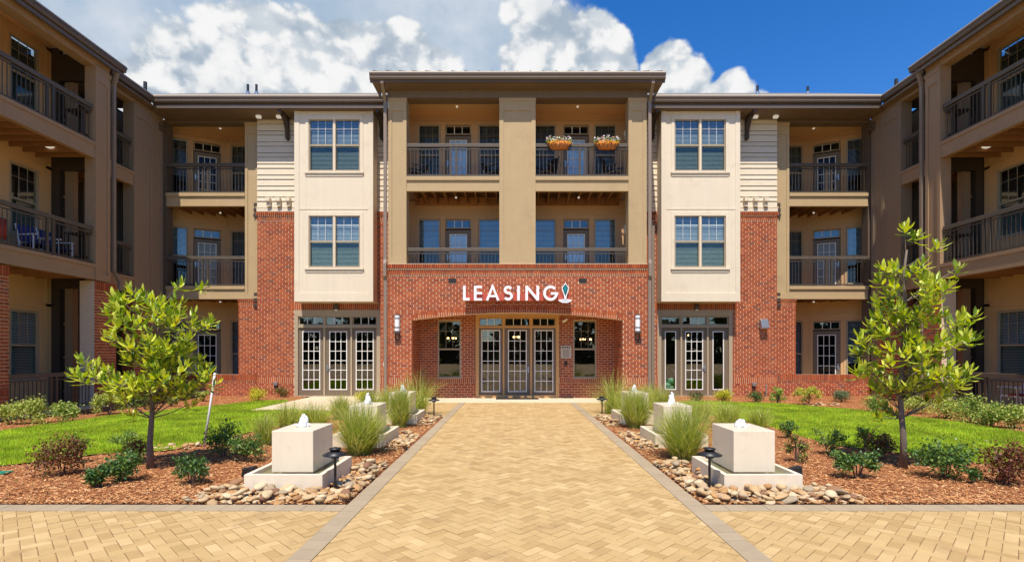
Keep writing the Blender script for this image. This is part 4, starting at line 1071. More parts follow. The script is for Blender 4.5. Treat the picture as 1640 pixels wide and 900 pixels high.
# ---- mulch beds
for s in (-1, 1):
    side = 'left' if s < 0 else 'right'
    g = G()
    nx, ny = 46, 56; b = len(g.v)
    for i in range(nx+1):
        for j in range(ny+1):
            x = BX+(13.6-BX)*i/nx; y = YB1+(19.1-YB1)*j/ny
            e = min(1, (x-BX)*3, (y-YB1)*3); z = -.012+.02*e*(.6+.4*math.sin(x*3.1+y*1.3)*math.sin(y*2.3-x))
            if y > 17.3: z += .03*(y-17.3)
            if inpoly(np.array([s*x]), np.array([y]), LAWNS[0 if s < 0 else 1])[0]: z = -.012
            if x < 4.2 and y > 13.0: z = -.03
            if s < 0 and 3.7 < x < 7.8 and y > 14.3: z = -.03
            g.v.append((s*x, y, z))
    for i in range(nx):
        for j in range(ny):
            q = (b+i*(ny+1)+j, b+(i+1)*(ny+1)+j, b+(i+1)*(ny+1)+j+1, b+i*(ny+1)+j+1); g.f.append(q if s > 0 else q[::-1])
    o = build('mulch_bed', g, 'mulch', smooth=True); o['kind'] = 'structure'; o['label'] = 'red-brown bark mulch bed on the %s of the path' % side
    n = 75000; x = BX+.03+(13.2-BX)*nr.uniform(0, 1, n)**1.25; y = YB1+.03+(19.0-YB1)*nr.uniform(0, 1, n)**1.9
    keep = ~inpoly(s*x, y, LAWNS[0 if s < 0 else 1]) & ~((x < 4.2) & (y > 13.3)) & ~((s < 0) & (x > 3.9) & (x < 7.5) & (y > 14.5)) & (np.abs(s*x+.12) < y*1.05+.3)
    x, y = x[keep], y[keep]; n = len(x)
    L = nr.uniform(.008, .034, n); W = nr.uniform(.0025, .007, n); a = nr.uniform(0, 2*math.pi, n); tl = nr.uniform(-.55, .55, n); z = nr.uniform(.006, .026, n)+np.where(y > 17.3, .03*(y-17.3), 0)
    dx, dy = np.cos(a), np.sin(a); V = np.empty((n, 4, 3))
    for k, (sa, sb) in enumerate(((-1, -1), (1, -.6), (1, .7), (-1, 1))):
        V[:, k] = np.stack([s*x+sa*L*dx*np.cos(tl)-sb*W*dy, y+sa*L*dy*np.cos(tl)+sb*W*dx, z+sa*L*np.sin(tl)*.6+sb*W*.4], 1)
    o = mesh_np('bark_chips', V.reshape(-1, 3), np.arange(n*4).reshape(-1, 4), 'chip'); tag(o, 'shredded bark chips scattered over the mulch on the %s' % side, None, kind='stuff')

# ---- river stones
SM = []
for k in range(7):
    q = random.Random(40+k); bm = bmesh.new(); bmesh.ops.create_icosphere(bm, subdivisions=2, radius=1)
    ex = q.uniform(.75, 1.15); nz = [(q.uniform(-1, 1), q.uniform(-1, 1), q.uniform(-1, 1), q.uniform(.06, .16)) for _ in range(5)]
    for v in bm.verts:
        d = 1+sum(c*math.sin(2*(x*v.co.x+y*v.co.y+z*v.co.z)+c*40) for x, y, z, c in nz); v.co *= d; v.co.x *= ex
    me = bpy.data.meshes.new('stone'); bm.to_mesh(me); bm.free(); me.materials.append(M['stone']); me.polygons.foreach_set('use_smooth', [True]*len(me.polygons)); SM.append(me)
def stones(label, rects, n, size, parent=None):
    t = thing('stone_bed', label, 'stone bed', (sum(r[0]+r[1] for r in rects)/2/len(rects), rects[0][2], 0), 'river stone beds along the path')
    A = [abs((r[1]-r[0])*(r[3]-r[2])) for r in rects]; placed = []
    big = []
    for k in range(n*6):
        if len(placed) >= n: break
        r = rnd.choices(rects, A)[0]; sz = size*rnd.choice((.55, .7, .8, .9, 1., 1.15, 1.4)); x, y = rnd.uniform(r[0], r[1]), rnd.uniform(r[2], r[3])
        lay = sum(1 for p in placed if (p[0]-x)**2+(p[1]-y)**2 < (.55*(p[2]+sz))**2)
        if lay > 3: continue
        placed.append((x, y, sz)); zz = sz*.30+lay*sz*.42
        big.append((y, x, zz, sz))
    big.sort(); rest = G()
    for k, (y, x, zz, sz) in enumerate(big):
        ro = (rnd.uniform(-.35, .35), rnd.uniform(-.35, .35), rnd.uniform(0, 6.3)); sl_ = (sz*rnd.uniform(.95, 1.5), sz*rnd.uniform(.7, .95), sz*rnd.uniform(.34, .52)); me = SM[rnd.randrange(7)]
        if k < 300: share('stone', me, (x, y, zz), t, rot=ro, scale=sl_)
        else:
            mt = Matrix.LocRotScale(Vector((x, y, zz)), __import__('mathutils').Euler(ro), Vector(sl_)); b = len(rest.v)
            rest.v += [tuple(mt@v.co) for v in me.vertices]; rest.f += [tuple(b+i for i in p.vertices) for p in me.polygons]
    if rest.v: build('stone', rest, 'stone', t, smooth=True, kind='stuff')
    return t
for s in (-1, 1):
    d = 'left' if s < 0 else 'right'
    o_ = lambda a, b, c, e: (min(s*a, s*b), max(s*a, s*b), c, e)
    stones('tan river stones banked against the front %s fountain basin' % d, [o_(1.97, 3.75, 5.635, 5.99), o_(1.97, 3.6, 5.64, 5.98), o_(2.3, 3.4, 5.8, 6.0), o_(1.96, 2.33, 5.8, 7.7), o_(3.28, 3.6, 5.66, 6.3)], 640, .049)
    stones('small tan river stones beside the middle %s fountain' % d, [o_(1.98, 2.36, 8.75, 10.5)], 190, .044)
    stones('small tan river stones beside the far %s fountain and path light' % d, [o_(1.98, 2.36, 11.7, 13.4)], 170, .042)
stones('flat patch of pale pebbles at the lawn edge by the leaning white pole', [(-6.35, -5.6, 8.75, 9.15)], 45, .05)
stones('flat patch of pale pebbles by the wall behind the right lawn', [(9.0, 10.1, 16.0, 16.5)], 40, .05)

# ---- fountains
def fountain(label, cx, y0, jet):
    t = thing('fountain', label, 'fountain', (cx, y0, 0), 'cube fountains along the path')
    g = G(); a, d, h, k = .455, 1.1, .225, .055
    g.box(cx-a, cx+a, y0, y0+k, 0, h); g.box(cx-a, cx+a, y0+d-k, y0+d, 0, h); g.box(cx-a, cx-a+k, y0+k, y0+d-k, 0, h); g.box(cx+a-k, cx+a, y0+k, y0+d-k, 0, h); g.box(cx-a+k, cx+a-k, y0+k, y0+d-k, 0, .09)
    build('basin', g, 'cast_stone', t)
    g = G(); g.face([(cx-a+k, y0+k, .175), (cx+a-k, y0+k, .175), (cx+a-k, y0+d-k, .175), (cx-a+k, y0+d-k, .175)]); build('water', g, 'water', t)
    g = G(); g.box(cx-.245, cx+.255, y0+.24, y0+.92, .20, .70); g.box(cx-.16, cx+.17, y0+.32, y0+.84, .09, .199); bl = build('block', g, 'cast_stone', t, bevel=.006)
    g = G(); e = .004; g.face([(cx-.243, y0+.242, .704), (cx+.253, y0+.242, .704), (cx+.253, y0+.918, .704), (cx-.243, y0+.918, .704)]); build('wet_film', g, 'wet_film', bl)
    g = G(); q = random.Random(int(cx*91+y0*7)); jx, jy = cx+.0, y0+.58
    for k in range(26):
        u = k/25; r = (.055*(1-u)**.7+.012)*q.uniform(.6, 1.1); g.blobm((jx+q.uniform(-.03, .03)*(1-u*.5), jy+q.uniform(-.03, .03)*(1-u*.5), .705+u*jet), (r*.8, r*.8, r*1.2), 7, 5, .15, k)
    for k in range(14):
        an = q.uniform(0, 6.28); rr = q.uniform(.05, .11); g.blobm((jx+rr*math.cos(an), jy+rr*math.sin(an), .708+q.uniform(0, .03)), q.uniform(.006, .014), 6, 4, .1, k)
    build('water_jet', g, 'froth', t, smooth=True)
    return t
for s in (-1, 1):
    d = 'left' if s < 0 else 'right'; cx = -2.80 if s < 0 else 2.78
    fountain('square cream stone fountain nearest the viewer on the %s of the path' % d, cx, 6.02, .15 if s < 0 else .07)
    fountain('middle cream stone fountain on the %s of the path behind a grass clump' % d, cx, 8.95, .19 if s < 0 else .21)
    fountain('far cream stone fountain on the %s close to the brick front' % d, cx, 11.9, .16)

# ---- path lights
def path_light(label, x, y):
    t = thing('path_light', label, 'garden light', (x, y, 0), 'black mushroom path lights')
    g = G(); g.lathe((x, y, 0), [(.016, 0), (.016, .40), (.022, .41), (.022, .43), (.012, .44)], 8); build('stem', g, 'black', t, smooth=False)
    g = G(); g.lathe((x, y, .40), [(.045, .0), (.052, .012), (.045, .024), (.02, .03)], 12); build('collar', g, 'black', t)
    g = G(); g.lathe((x, y, .43), [(.01, .02), (.145, .005), (.148, .012), (.06, .05), (.055, .052)], 18); build('shade', g, 'black', t, smooth=True)
    g = G(); g.lathe((x, y, .485), [(.056, .0), (.06, .018), (.072, .02), (.07, .032), (.02, .045)], 14); build('cap', g, 'black', t, smooth=True)
path_light('black mushroom path light in the stones before the front left fountain', -2.23, 6.12); path_light('black mushroom path light in the stones before the front right fountain', 2.19, 6.12)
path_light('small black path light near the entry slab, left of the path', -2.14, 13.1); path_light('small black path light near the entry slab, right of the path', 2.16, 13.4)
# ---- black up-lights beside the front fountains
for s, x, y in ((-1, -3.55, 6.75), (1, 3.52, 6.75)):
    t = thing('garden_spotlight', 'black box spotlight in the mulch beside the front %s fountain' % ('left' if s < 0 else 'right'), 'spotlight', (x, y, 0), 'spotlights beside the fountains')
    g = G(); P = [(-.09, -.08, .0), (.09, -.08, .0), (.09, .08, .0), (-.09, .08, .0), (-.07, -.09, .12), (.08, -.07, .15), (.07, .05, .13), (-.06, .05, .10)]
    g.hexa([(x+p[0], y+p[1], p[2]+.04) for p in P]); build('housing', g, 'black', t, bevel=.018)
    g = G(); g.tube([(x, y, 0), (x, y, .08)], .02, 6); build('spike', g, 'black', t)
# ---- leaning white pole
t = tag(build('marker_pole', G().tube([(-5.53, 9.05, 0), (-5.45, 9.08, .65), (-5.37, 9.10, 1.29)], .018, 7), 'pvc', smooth=True), 'thin white plastic pole leaning beside the left tree', 'pole')
g = G(); g.box(-7.4, -6.97, 6.92, 7.10, -.01, .03); tag(build('valve_box_lid', g, 'valve_green', bevel=.008), 'green plastic irrigation box lid flush in the mulch at the left edge', 'valve box')

# ---- leafy plants
def orient(d, rollv):
    y = Vector(d).normalized(); x = y.cross(rollv)
    x = x.normalized() if x.length > 1e-4 else Vector((1, 0, 0)); z = x.cross(y)
    return Matrix((x, y, z)).transposed()
LEAFV = []
for k in range(3):
    q = random.Random(k); bend = (.12, .30, .5)[k]; st = [(0, .0), (.12, .06), (.38, .135), (.62, .14), (.84, .08), (1., .0)]; V, Fc = [], []
    for u, w_ in st:
        y, z = u*(1-bend*.2*u), -bend*u*u*.55
        V += [(-w_, y, z+w_*.35), (0, y, z), (w_, y, z+w_*.35)]
    for i in range(len(st)-1):
        b = i*3; Fc += [(b, b+1, b+4, b+3), (b+1, b+2, b+5, b+4)]
    LEAFV.append((V, Fc))
LEAFM = []
for V, Fc in LEAFV:
    me = bpy.data.meshes.new('leaf'); me.from_pydata(V, [], Fc); me.materials.append(M['magnolia_leaf']); me.polygons.foreach_set('use_smooth', [True]*len(me.polygons)); LEAFM.append(me)
def tree(label, base, trunk, lobes, ntips, seed, leafL, extra=()):
    q = random.Random(seed); bx, by = base
    t = thing('magnolia_tree', label, 'tree', (bx, by, 0), 'young magnolias in the mulch beds')
    tp = [Vector((bx+x, by+y, z)) for x, y, z in trunk]; H = tp[-1].z
    k = len(tp); rad = [.040*(1-.78*i/(k-1))+.004 for i in range(k)]; rad[0] *= 1.25
    tr = build('trunk', G().tube(tp, rad, 9), 'bark', t, smooth=True)
    def on_trunk(z):
        for i in range(k-1):
            if tp[i].z <= z <= tp[i+1].z: f_ = (z-tp[i].z)/(tp[i+1].z-tp[i].z); return tp[i].lerp(tp[i+1], f_), rad[i]+(rad[i+1]-rad[i])*f_
        return tp[-1], rad[-1]
    gb = G(); leaves = []; tips = []
    tot = sum(l[6] for l in lobes)
    for lb in lobes:
        n = max(1, round(ntips*lb[6]/tot))
        for _ in range(n):
            for _try in range(20):
                v = Vector((q.gauss(0, 1), q.gauss(0, 1), q.gauss(0, 1))).normalized()*(q.uniform(.35, 1.)**.6)
                p = Vector((bx+lb[0]+v.x*lb[3], by+lb[1]+v.y*lb[4], lb[2]+v.z*lb[5]))
                if all((p-o).length > leafL*.62 for o in tips): break
            tips.append(p)
    tips += [Vector((bx+e[0], by+e[1], e[2])) for e in extra]
    limbs = []
    for p in tips:
        hd = math.hypot(p.x-bx, p.y-by); z0 = max(.72 if p.z < 1.2 else 1.0, min(H-.1, p.z-.18-hd*q.uniform(.2, .5))); a, r0 = on_trunk(z0)
        if limbs and q.random() < .6:
            c = min(limbs, key=lambda m: (m[0]-p).length)
            if (c[0]-p).length < (a-p).length*.75 and c[0].z < p.z+.05: a, r0 = c
        mid = a.lerp(p, .5)+Vector((0, 0, -.06*hd+.02)); r0 = min(r0*.55, .011)
        gb.tube([a, a.lerp(mid, .5)+Vector((0, 0, -.01)), mid, mid.lerp(p, .55)+Vector((0, 0, .015)), p], [r0, r0*.8, r0*.65, r0*.5, .0045], 5)
        limbs.append((mid, r0*.65)); ax = (p-mid).normalized()*.65+Vector((0, 0, .55)); ax.normalize()
        nl = q.randint(9, 13); ph = q.uniform(0, 6.28); s1 = ax.orthogonal().normalized(); s2 = ax.cross(s1)
        for i in range(nl):
            ph += 2.4; el = .25+1.05*(i/nl)+q.uniform(-.15, .15); dr = ax*math.cos(el*1.15)+(s1*math.cos(ph)+s2*math.sin(ph))*math.sin(el*1.15)
            dr.z -= .12*i/nl; L = leafL*q.uniform(.65, 1.12)*(.7+.3*min(1, (i+3)/nl))
            pos = p-ax*(.012*i); leaves.append((pos, dr.normalized(), L, q.randrange(3)))
        for i in range(2):
            f_ = q.uniform(.35, .8); pos = mid.lerp(p, f_); dr = Vector((q.uniform(-1, 1), q.uniform(-1, 1), q.uniform(-.5, .6))).normalized(); leaves.append((pos, dr, leafL*q.uniform(.6, .95), q.randrange(3)))
    build('branch', gb, 'bark', t, smooth=True)
    leaves.sort(key=lambda l: l[0].y)
    step = [l for l in leaves]; singles = step[:300]; rest = step[300:]
    for pos, dr, L, k_ in singles:
        mt = orient(dr, Vector((q.uniform(-.25, .25), q.uniform(-.25, .25), -1))); o = bpy.data.objects.new('leaf', LEAFM[k_]); COL.objects.link(o); o.parent = t
        o.location = pos-Vector((bx, by, 0)); o.rotation_euler = mt.to_euler(); o.scale = (L*q.uniform(.85, 1.1), L, L)
    g = G()
    for pos, dr, L, k_ in rest:
        mt = orient(dr, Vector((q.uniform(-.25, .25), q.uniform(-.25, .25), -1))); V, Fc = LEAFV[k_]; b = len(g.v)
        g.v += [tuple(pos+mt@(Vector(v)*L)) for v in V]; g.f += [tuple(b+i for i in f_) for f_ in Fc]
    build('leaf', g, 'magnolia_leaf', t, smooth=True, kind='stuff')
    return t
tree('young broad-leaved tree with a low spreading crown in the left mulch bed', (-5.28, 7.36), [(0, 0, 0), (-.01, 0, .35), (.015, .01, .8), (.03, .02, 1.3), (.06, .02, 1.8), (.05, .03, 2.35)],
     [(.12, 0, 2.02, .72, .62, .42, 24), (-.15, 0, 1.32, .85, .62, .36, 26), (.45, -.05, 1.40, .42, .5, .42, 12), (-.25, 0, 2.30, .42, .35, .26, 6), (.1, 0, 1.68, .6, .5, .25, 8), (-.05, 0, 1.16, .75, .6, .16, 8)], 138, 3, .19,
     [(.42, 0, 2.62), (.75, 0, 2.58), (-.30, 0, 2.55), (.86, 0, 2.10), (-.98, 0, 1.55), (-.22, -.1, .78), (.62, 0, .92), (.88, .1, 1.2)])
tree('young broad-leaved tree with a taller narrow top in the right mulch bed', (5.41, 7.36), [(0, 0, 0), (.0, 0, .45), (-.04, .0, .95), (-.01, .02, 1.5), (.06, .02, 2.1), (.02, .02, 2.75), (.05, .0, 3.1)],
     [(.05, 0, 2.45, .52, .45, .62, 24), (-.05, 0, 1.50, .62, .55, .38, 20), (.58, 0, 1.95, .42, .45, .30, 10), (.50, 0, 1.25, .38, .4, .33, 9), (-.12, 0, 2.0, .4, .4, .3, 8), (.05, 0, 1.2, .5, .5, .18, 4)], 108, 8, .195,
     [(.02, 0, 3.42), (.22, 0, 3.30), (.52, 0, 3.18), (-.30, 0, 2.85), (.78, 0, 2.85), (1.02, 0, 2.18), (-.62, 0, 1.86), (-.68, 0, 1.38), (.95, 0, 1.40), (-.42, -.05, .74), (-.08, .3, .85), (.1, .35, .72)])

def shrub(label, x, y, w_, h, mats, n, seed, leaf=.035, sparse=0., spread=1., z0=.0, name='shrub', cat='shrub', group='shrubs in the mulch beds'):
    q = np.random.default_rng(seed); pr = random.Random(seed)
    t = thing(name, label, cat, (x, y, z0), group)
    g = G(); ends = []
    for k in range(9 if sparse else 7):
        a = pr.uniform(0, 6.28); r = w_*.5*pr.uniform(.2, .85); e = Vector((x+r*math.cos(a), y+r*math.sin(a)*.8, z0+h*pr.uniform(.55, .98)))
        g.tube([(x+.02*math.cos(a), y+.02*math.sin(a), z0-.02), ((x*.6+e.x*.4), (y*.6+e.y*.4), z0+(e.z-z0)*.55), tuple(e)], [.008, .006, .003], 4); ends.append(e)
    build('stem', g, 'twig', t)
    # leaf clumps round the stem ends
    if sparse: ncl, cr = 15, .20
    else: ncl, cr = 16, .30
    C = []
    for k in range(ncl):
        if k < len(ends): c = ends[k]; C.append((c.x, c.y, c.z-h*.12))
        else:
            a = pr.uniform(0, 6.28); r = w_*.5*math.sqrt(pr.uniform(0, 1))*.8; zz = pr.uniform(.2, .85)*(1-.35*(r/(w_*.5))**2); C.append((x+r*math.cos(a), y+r*math.sin(a)*.85, z0+h*zz))
    C = np.array(C); idx = q.integers(0, ncl, n); sig = np.array([w_*cr*.5, w_*cr*.5, h*cr*.5])
    P = C[idx]+q.normal(0, 1, (n, 3))*sig*(.75 if sparse else .9); P[:, 2] = np.maximum(P[:, 2], z0+.02)
    d = q.normal(0, 1, (n, 3)); d[:, 2] = np.abs(d[:, 2])*.7+.15; d /= np.linalg.norm(d, axis=1)[:, None]
    sd = np.cross(d, q.normal(0, 1, (n, 3))); sd /= np.linalg.norm(sd, axis=1)[:, None]
    L = leaf*q.uniform(.6, 1.25, n)[:, None]; W = L*.28
    V = np.stack([P-d*L*.5, P+sd*W, P+d*L*.5, P-sd*W], 1)
    parts = len(mats); cut = [0]+[int(n*c) for _m, c in mats]
    for k in range(parts):
        v = V[cut[k]:cut[k+1]]; o = mesh_np('foliage', v.reshape(-1, 3), np.arange(len(v)*4).reshape(-1, 4), mats[k][0], t)
    return t
def uv(u, v, z=0.):          # a spot on the ground measured in the photograph
    d = 830*(1.64-z)/(v-565); return ((u-823)*d/830-.12, d)
DK, GR, LT, RD, GO, BL_ = 'shrub_dark', 'shrub_green', 'shrub_light', 'shrub_red', 'shrub_gold', 'shrub_blue'
SH = [
 ('copper-leaved bushy shrub at the left edge of the mulch', 85, 764, 66, 62, [(RD, .9), (GR, 1.)], 1000, .035, 0),
 ('grey-green upright shrub just behind the copper-leaved one at left', 116, 744, 36, 48, [(GR, 1.)], 420, .035, 1),
 ('small glossy dark holly, smaller of the pair left of the left tree', 150, 783, 38, 40, [(DK, 1.)], 420, .04, 1),
 ('larger glossy dark holly just left of the left tree', 188, 775, 50, 56, [(DK, .8), (GR, 1.)], 700, .04, 0),
 ('low green shrub at the lawn edge behind the left hollies', 195, 727, 48, 38, [(GR, 1.)], 480, .035, 1),
 ('low copper shrub right beside the left tree trunk', 216, 742, 36, 36, [(RD, .8), (GR, 1.)], 420, .035, 0),
 ('thin open holly in the mulch just right of the left tree', 298, 779, 62, 56, [(DK, 1.)], 520, .04, 1),
 ('dense dark holly by the leaning white pole', 350, 733, 50, 54, [(DK, .8), (GR, 1.)], 720, .038, 0),
 ('dark holly between the white pole and the front left fountain', 384, 742, 54, 46, [(DK, .6), (GR, 1.)], 700, .038, 0),
 ('yellow-green shrub half cut by the left edge before the patio rail', 8, 679, 36, 38, [(LT, 1.)], 620, .045, 0),
 ('taller yellow-green shrub second from the left edge before the patio rail', 42, 678, 46, 46, [(LT, 1.)], 800, .045, 0),
 ('rounded yellow-green shrub before the right end of the left patio rail', 94, 675, 44, 36, [(LT, .6), (GR, 1.)], 720, .045, 0),
 ('loose yellowish shrub against the brick pier of the left wing', 166, 664, 52, 44, [(LT, 1.)], 800, .045, 1),
 ('low green shrub by the wall behind the left tree', 226, 655, 34, 34, [(GR, 1.)], 420, .045, 1),
 ('small strappy plant behind the left tree trunk', 270, 650, 24, 22, [(LT, 1.)], 200, .06, 1),
 ('small strappy plant by the low brick wall behind the left tree', 322, 642, 24, 18, [(LT, 1.)], 200, .06, 1),
 ('round golden shrub by the left brick wall', 411, 642, 30, 22, [(GO, 1.)], 900, .035, 0),
 ('small brownish shrub beside the left glazed doors', 448, 637, 24, 20, [(GR, .4), (RD, 1.)], 420, .035, 0),
 ('golden shrub behind the grass clumps before the left doors', 578, 646, 30, 20, [(GO, 1.)], 700, .035, 0),
 ('small dark shrub at the lawn tip behind the front right fountain', 1266, 703, 28, 30, [(DK, .5), (GR, 1.)], 380, .04, 1),
 ('thin bronze shrub just right of the front right fountain', 1282, 742, 40, 46, [(RD, .5), (GR, 1.)], 330, .038, 1),
 ('green spreading shrub at the lawn edge left of the right tree', 1336, 732, 52, 44, [(GR, 1.)], 620, .038, 1),
 ('low glossy shrub left of the right tree, nearer the paving', 1384, 770, 66, 52, [(DK, .75), (GR, 1.)], 760, .04, 1),
 ('tall thin green shrub behind the right tree trunk', 1392, 724, 34, 42, [(GR, 1.)], 330, .036, 1),
 ('copper shrub touching the right tree trunk', 1416, 736, 48, 42, [(RD, .8), (GR, 1.)], 640, .036, 0),
 ('large glossy dark holly right of the right tree', 1530, 771, 74, 62, [(DK, .8), (GR, 1.)], 900, .042, 0),
 ('small sprig of holly at the foot of the large right holly', 1567, 776, 26, 30, [(DK, 1.)], 160, .042, 1),
 ('purple-red shrub cut by the right edge', 1628, 781, 64, 64, [(RD, 1.)], 1000, .036, 0),
 ('small dark bronze shrub before the right glazed doors', 1116, 643, 26, 18, [(DK, .5), (RD, 1.)], 380, .04, 0),
 ('round golden shrub before the right glazed doors', 1161, 643, 30, 20, [(GO, 1.)], 900, .035, 0),
 ('small dark green shrub under the outlet box on the right brick wall', 1213, 643, 26, 17, [(DK, 1.)], 420, .04, 0),
 ('upright yellow-green shrub left of the pair by the right low wall', 1250, 647, 32, 32, [(LT, .6), (GR, 1.)], 520, .045, 1),
 ('broad yellow-leaved shrub right of the pair by the right low wall', 1300, 648, 48, 32, [(LT, .6), (GO, 1.)], 700, .045, 1),
 ('blue-green mounded shrub by the shaded right low wall', 1353, 643, 30, 20, [(BL_, 1.)], 700, .035, 0),
 ('green shrub under the right tree crown by the wing', 1408, 660, 40, 30, [(GR, 1.)], 500, .045, 0),
 ('yellow-green shrub by the brick pier of the right wing', 1478, 662, 56, 32, [(LT, 1.)], 800, .045, 0),
 ('yellow-green shrub left of the right patio rail', 1525, 670, 50, 38, [(LT, 1.)], 800, .045, 0),
 ('bushy green shrub before the right patio rail', 1562, 677, 46, 46, [(LT, .5), (GR, 1.)], 860, .045, 0),
 ('bushy light green shrub before the white patio chair', 1598, 684, 46, 42, [(LT, .7), (GR, 1.)], 860, .045, 0),
 ('light green shrub cut by the right edge before the patio rail', 1632, 686, 44, 44, [(LT, .7), (GR, 1.)], 800, .045, 0)]
for i, (lab, u, v, wp, hp, mats, n, lf, sp) in enumerate(SH):
    zg = .03 if v < 690 else .0
    x, y = uv(u, v, zg); k = y/830; shrub(lab, x, y+wp*k*.25, wp*k*(1.05 if y < 11 else .92), hp*k*(1. if y < 11 else .9), mats, int(n*(2.3 if y < 11 else 2.3)), 100+i, lf*(1.2 if y > 11 else 1.05), sp, z0=zg if y > 16 else 0.)

# ---- ornamental grass
def tuft(label, x, y, w_, h, n, seed, lean=.9):
    q = np.random.default_rng(seed); m = 5
    ra = .20*w_*np.sqrt(q.uniform(0, 1, n)); aa = q.uniform(0, 2*math.pi, n); x0 = x+ra*np.cos(aa); y0 = y+ra*np.sin(aa)
    az = aa+q.normal(0, 1.1, n); ln = np.abs(q.normal(.62, .42, n))*lean; L = h*q.uniform(.35, 1.15, n); wd = q.uniform(.0016, .0036, n)*(1+y/14); tw = q.normal(0, .5, n); pw = q.uniform(1.15, 2.1, n)
    V = np.empty((n, m+1, 2, 3)); px, py = -np.sin(az), np.cos(az)
    for k in range(m+1):
        u = k/m; out = w_*.66*ln*u**pw; zz = L*(u-.22*ln*u**3)*1.05; ww = wd*(1-u**1.5)+.0006
        cx, cy = x0+out*np.cos(az+tw*u), y0+out*np.sin(az+tw*u)
        V[:, k, 0] = np.stack([cx-ww*px, cy-ww*py, zz], 1); V[:, k, 1] = np.stack([cx+ww*px, cy+ww*py, zz], 1)
    b = np.arange(n)[:, None, None]*(m+1)*2; s_ = np.arange(m)[None, :, None]*2; T = (b+s_+np.array([0, 1, 3, 2])[None, None, :]).reshape(-1, 4)
    o = mesh_np('ornamental_grass', V.reshape(-1, 3), T, 'tuft'); tag(o, label, 'grass clump', 'ornamental grass clumps'); return o
TF = [('full feathery grass clump behind the front left fountain', 577, 727, 84, 80, 1300), ('dense upright grass clump between the middle and far left fountains', 640, 684, 46, 66, 1000),
      ('dark arching grass at the far left fountain by the brick pier', 668, 664, 60, 72, 320), ('wispy grass behind the middle left fountain before the door', 592, 668, 44, 44, 600),
      ('sparse low grass at the lawn edge left of the front left fountain', 425, 712, 44, 52, 330), ('thin grass clump just behind the front left fountain block', 505, 690, 60, 46, 600),
      ('thin grass at the lawn corner nearest the side path', 462, 686, 54, 44, 420), ('low wisps of grass between the side path and the middle left fountain', 545, 672, 44, 40, 520),
      ('tall wispy grass before the left side of the entry pier', 622, 662, 40, 42, 500),
      ('full feathery grass clump between the front and middle right fountains', 1094, 735, 86, 86, 1300), ('dense upright grass clump between the middle and far right fountains', 1018, 685, 58, 64, 1100),
      ('dark arching grass at the far right fountain by the brick pier', 985, 662, 66, 66, 320), ('wispy grass before the right drainpipes', 1058, 664, 46, 44, 600),
      ('thin grass clump behind the front right fountain block', 1165, 688, 60, 44, 600), ('low wisps of grass along the inner edge of the right lawn', 1120, 676, 60, 40, 520),
      ('sparse grass at the tip of the right lawn', 1215, 690, 46, 40, 330), ('pale grass by the wall left of the right glazed doors', 1040, 655, 44, 42, 500)]
for i, (lab, u, v, wp, hp, n) in enumerate(TF):
    x, y = uv(u, v); k = y/830; tuft(lab, x, y, wp*k*1.05, hp*k*1.0, int(n*1.5), 300+i, .9 if 'arching' not in lab else 1.5)
# a dark wood far behind the viewer, only met in reflections
n = 9000; q = nr; x = q.uniform(-70, 70, n); z = q.uniform(0, 1, n)**1.2*(7+2.5*np.sin(x*.21)+1.8*np.sin(x*.53+1)); y = -46+q.normal(0, 2.5, n); d = q.normal(0, 1, (n, 3)); e = q.normal(0, 1, (n, 3)); sz = q.uniform(.4, 1.1, n)[:, None]
d = d/np.linalg.norm(d, axis=1)[:, None]*sz; e = e/np.linalg.norm(e, axis=1)[:, None]*sz; P = np.stack([x, y, z], 1)
o = mesh_np('woods', np.stack([P-d, P-e, P+d, P+e], 1).reshape(-1, 3), np.arange(n*4).reshape(-1, 4), 'far_leaf'); tag(o, 'dark wood far across the plaza', None, kind='stuff')
# ================================================================== SMALL THINGS ON THE BUILDINGS
# ---- LEASING sign
SG = thing('leasing_sign', 'white LEASING letters with a teal and white emblem on a red raceway above the arch', 'sign', (0, D0, 3.4))
SD = 16.98; SU = lambda u: (u-823)*SD/830-.12; SV = lambda v: 1.64-(v-565)*SD/830
g = G(); g.box(SU(743.5), SU(914), D0-.27, D0-.012, SV(481.5), SV(470.5)); build('raceway', g, 'raceway', SG, bevel=.008)
def stroke(g, pts, wd, y0, y1, closed=False):
    pts = [Vector(p) for p in pts]; n = len(pts); L, Rr = [], []
    for i, p in enumerate(pts):
        a = pts[i-1] if i or closed else None; b = pts[(i+1) % n] if i < n-1 or closed else None
        d1 = (p-a).normalized() if a is not None else (b-p).normalized(); d2 = (b-p).normalized() if b is not None else d1
        nn = Vector((-(d1.y+d2.y), d1.x+d2.x)); nn.normalize(); k = wd/2/max(.45, nn.dot(Vector((-d1.y, d1.x))))
        L.append(p+nn*k); Rr.append(p-nn*k)
    for i in range(n if closed else n-1):
        j = (i+1) % n
        g.hexa([(L[i].x, y0, L[i].y), (L[j].x, y0, L[j].y), (L[j].x, y1, L[j].y), (L[i].x, y1, L[i].y), (Rr[i].x, y0, Rr[i].y), (Rr[j].x, y0, Rr[j].y), (Rr[j].x, y1, Rr[j].y), (Rr[i].x, y1, Rr[i].y)])
zt, zb_ = SV(457.8), SV(481.3); H_ = zt-zb_; sw = .083
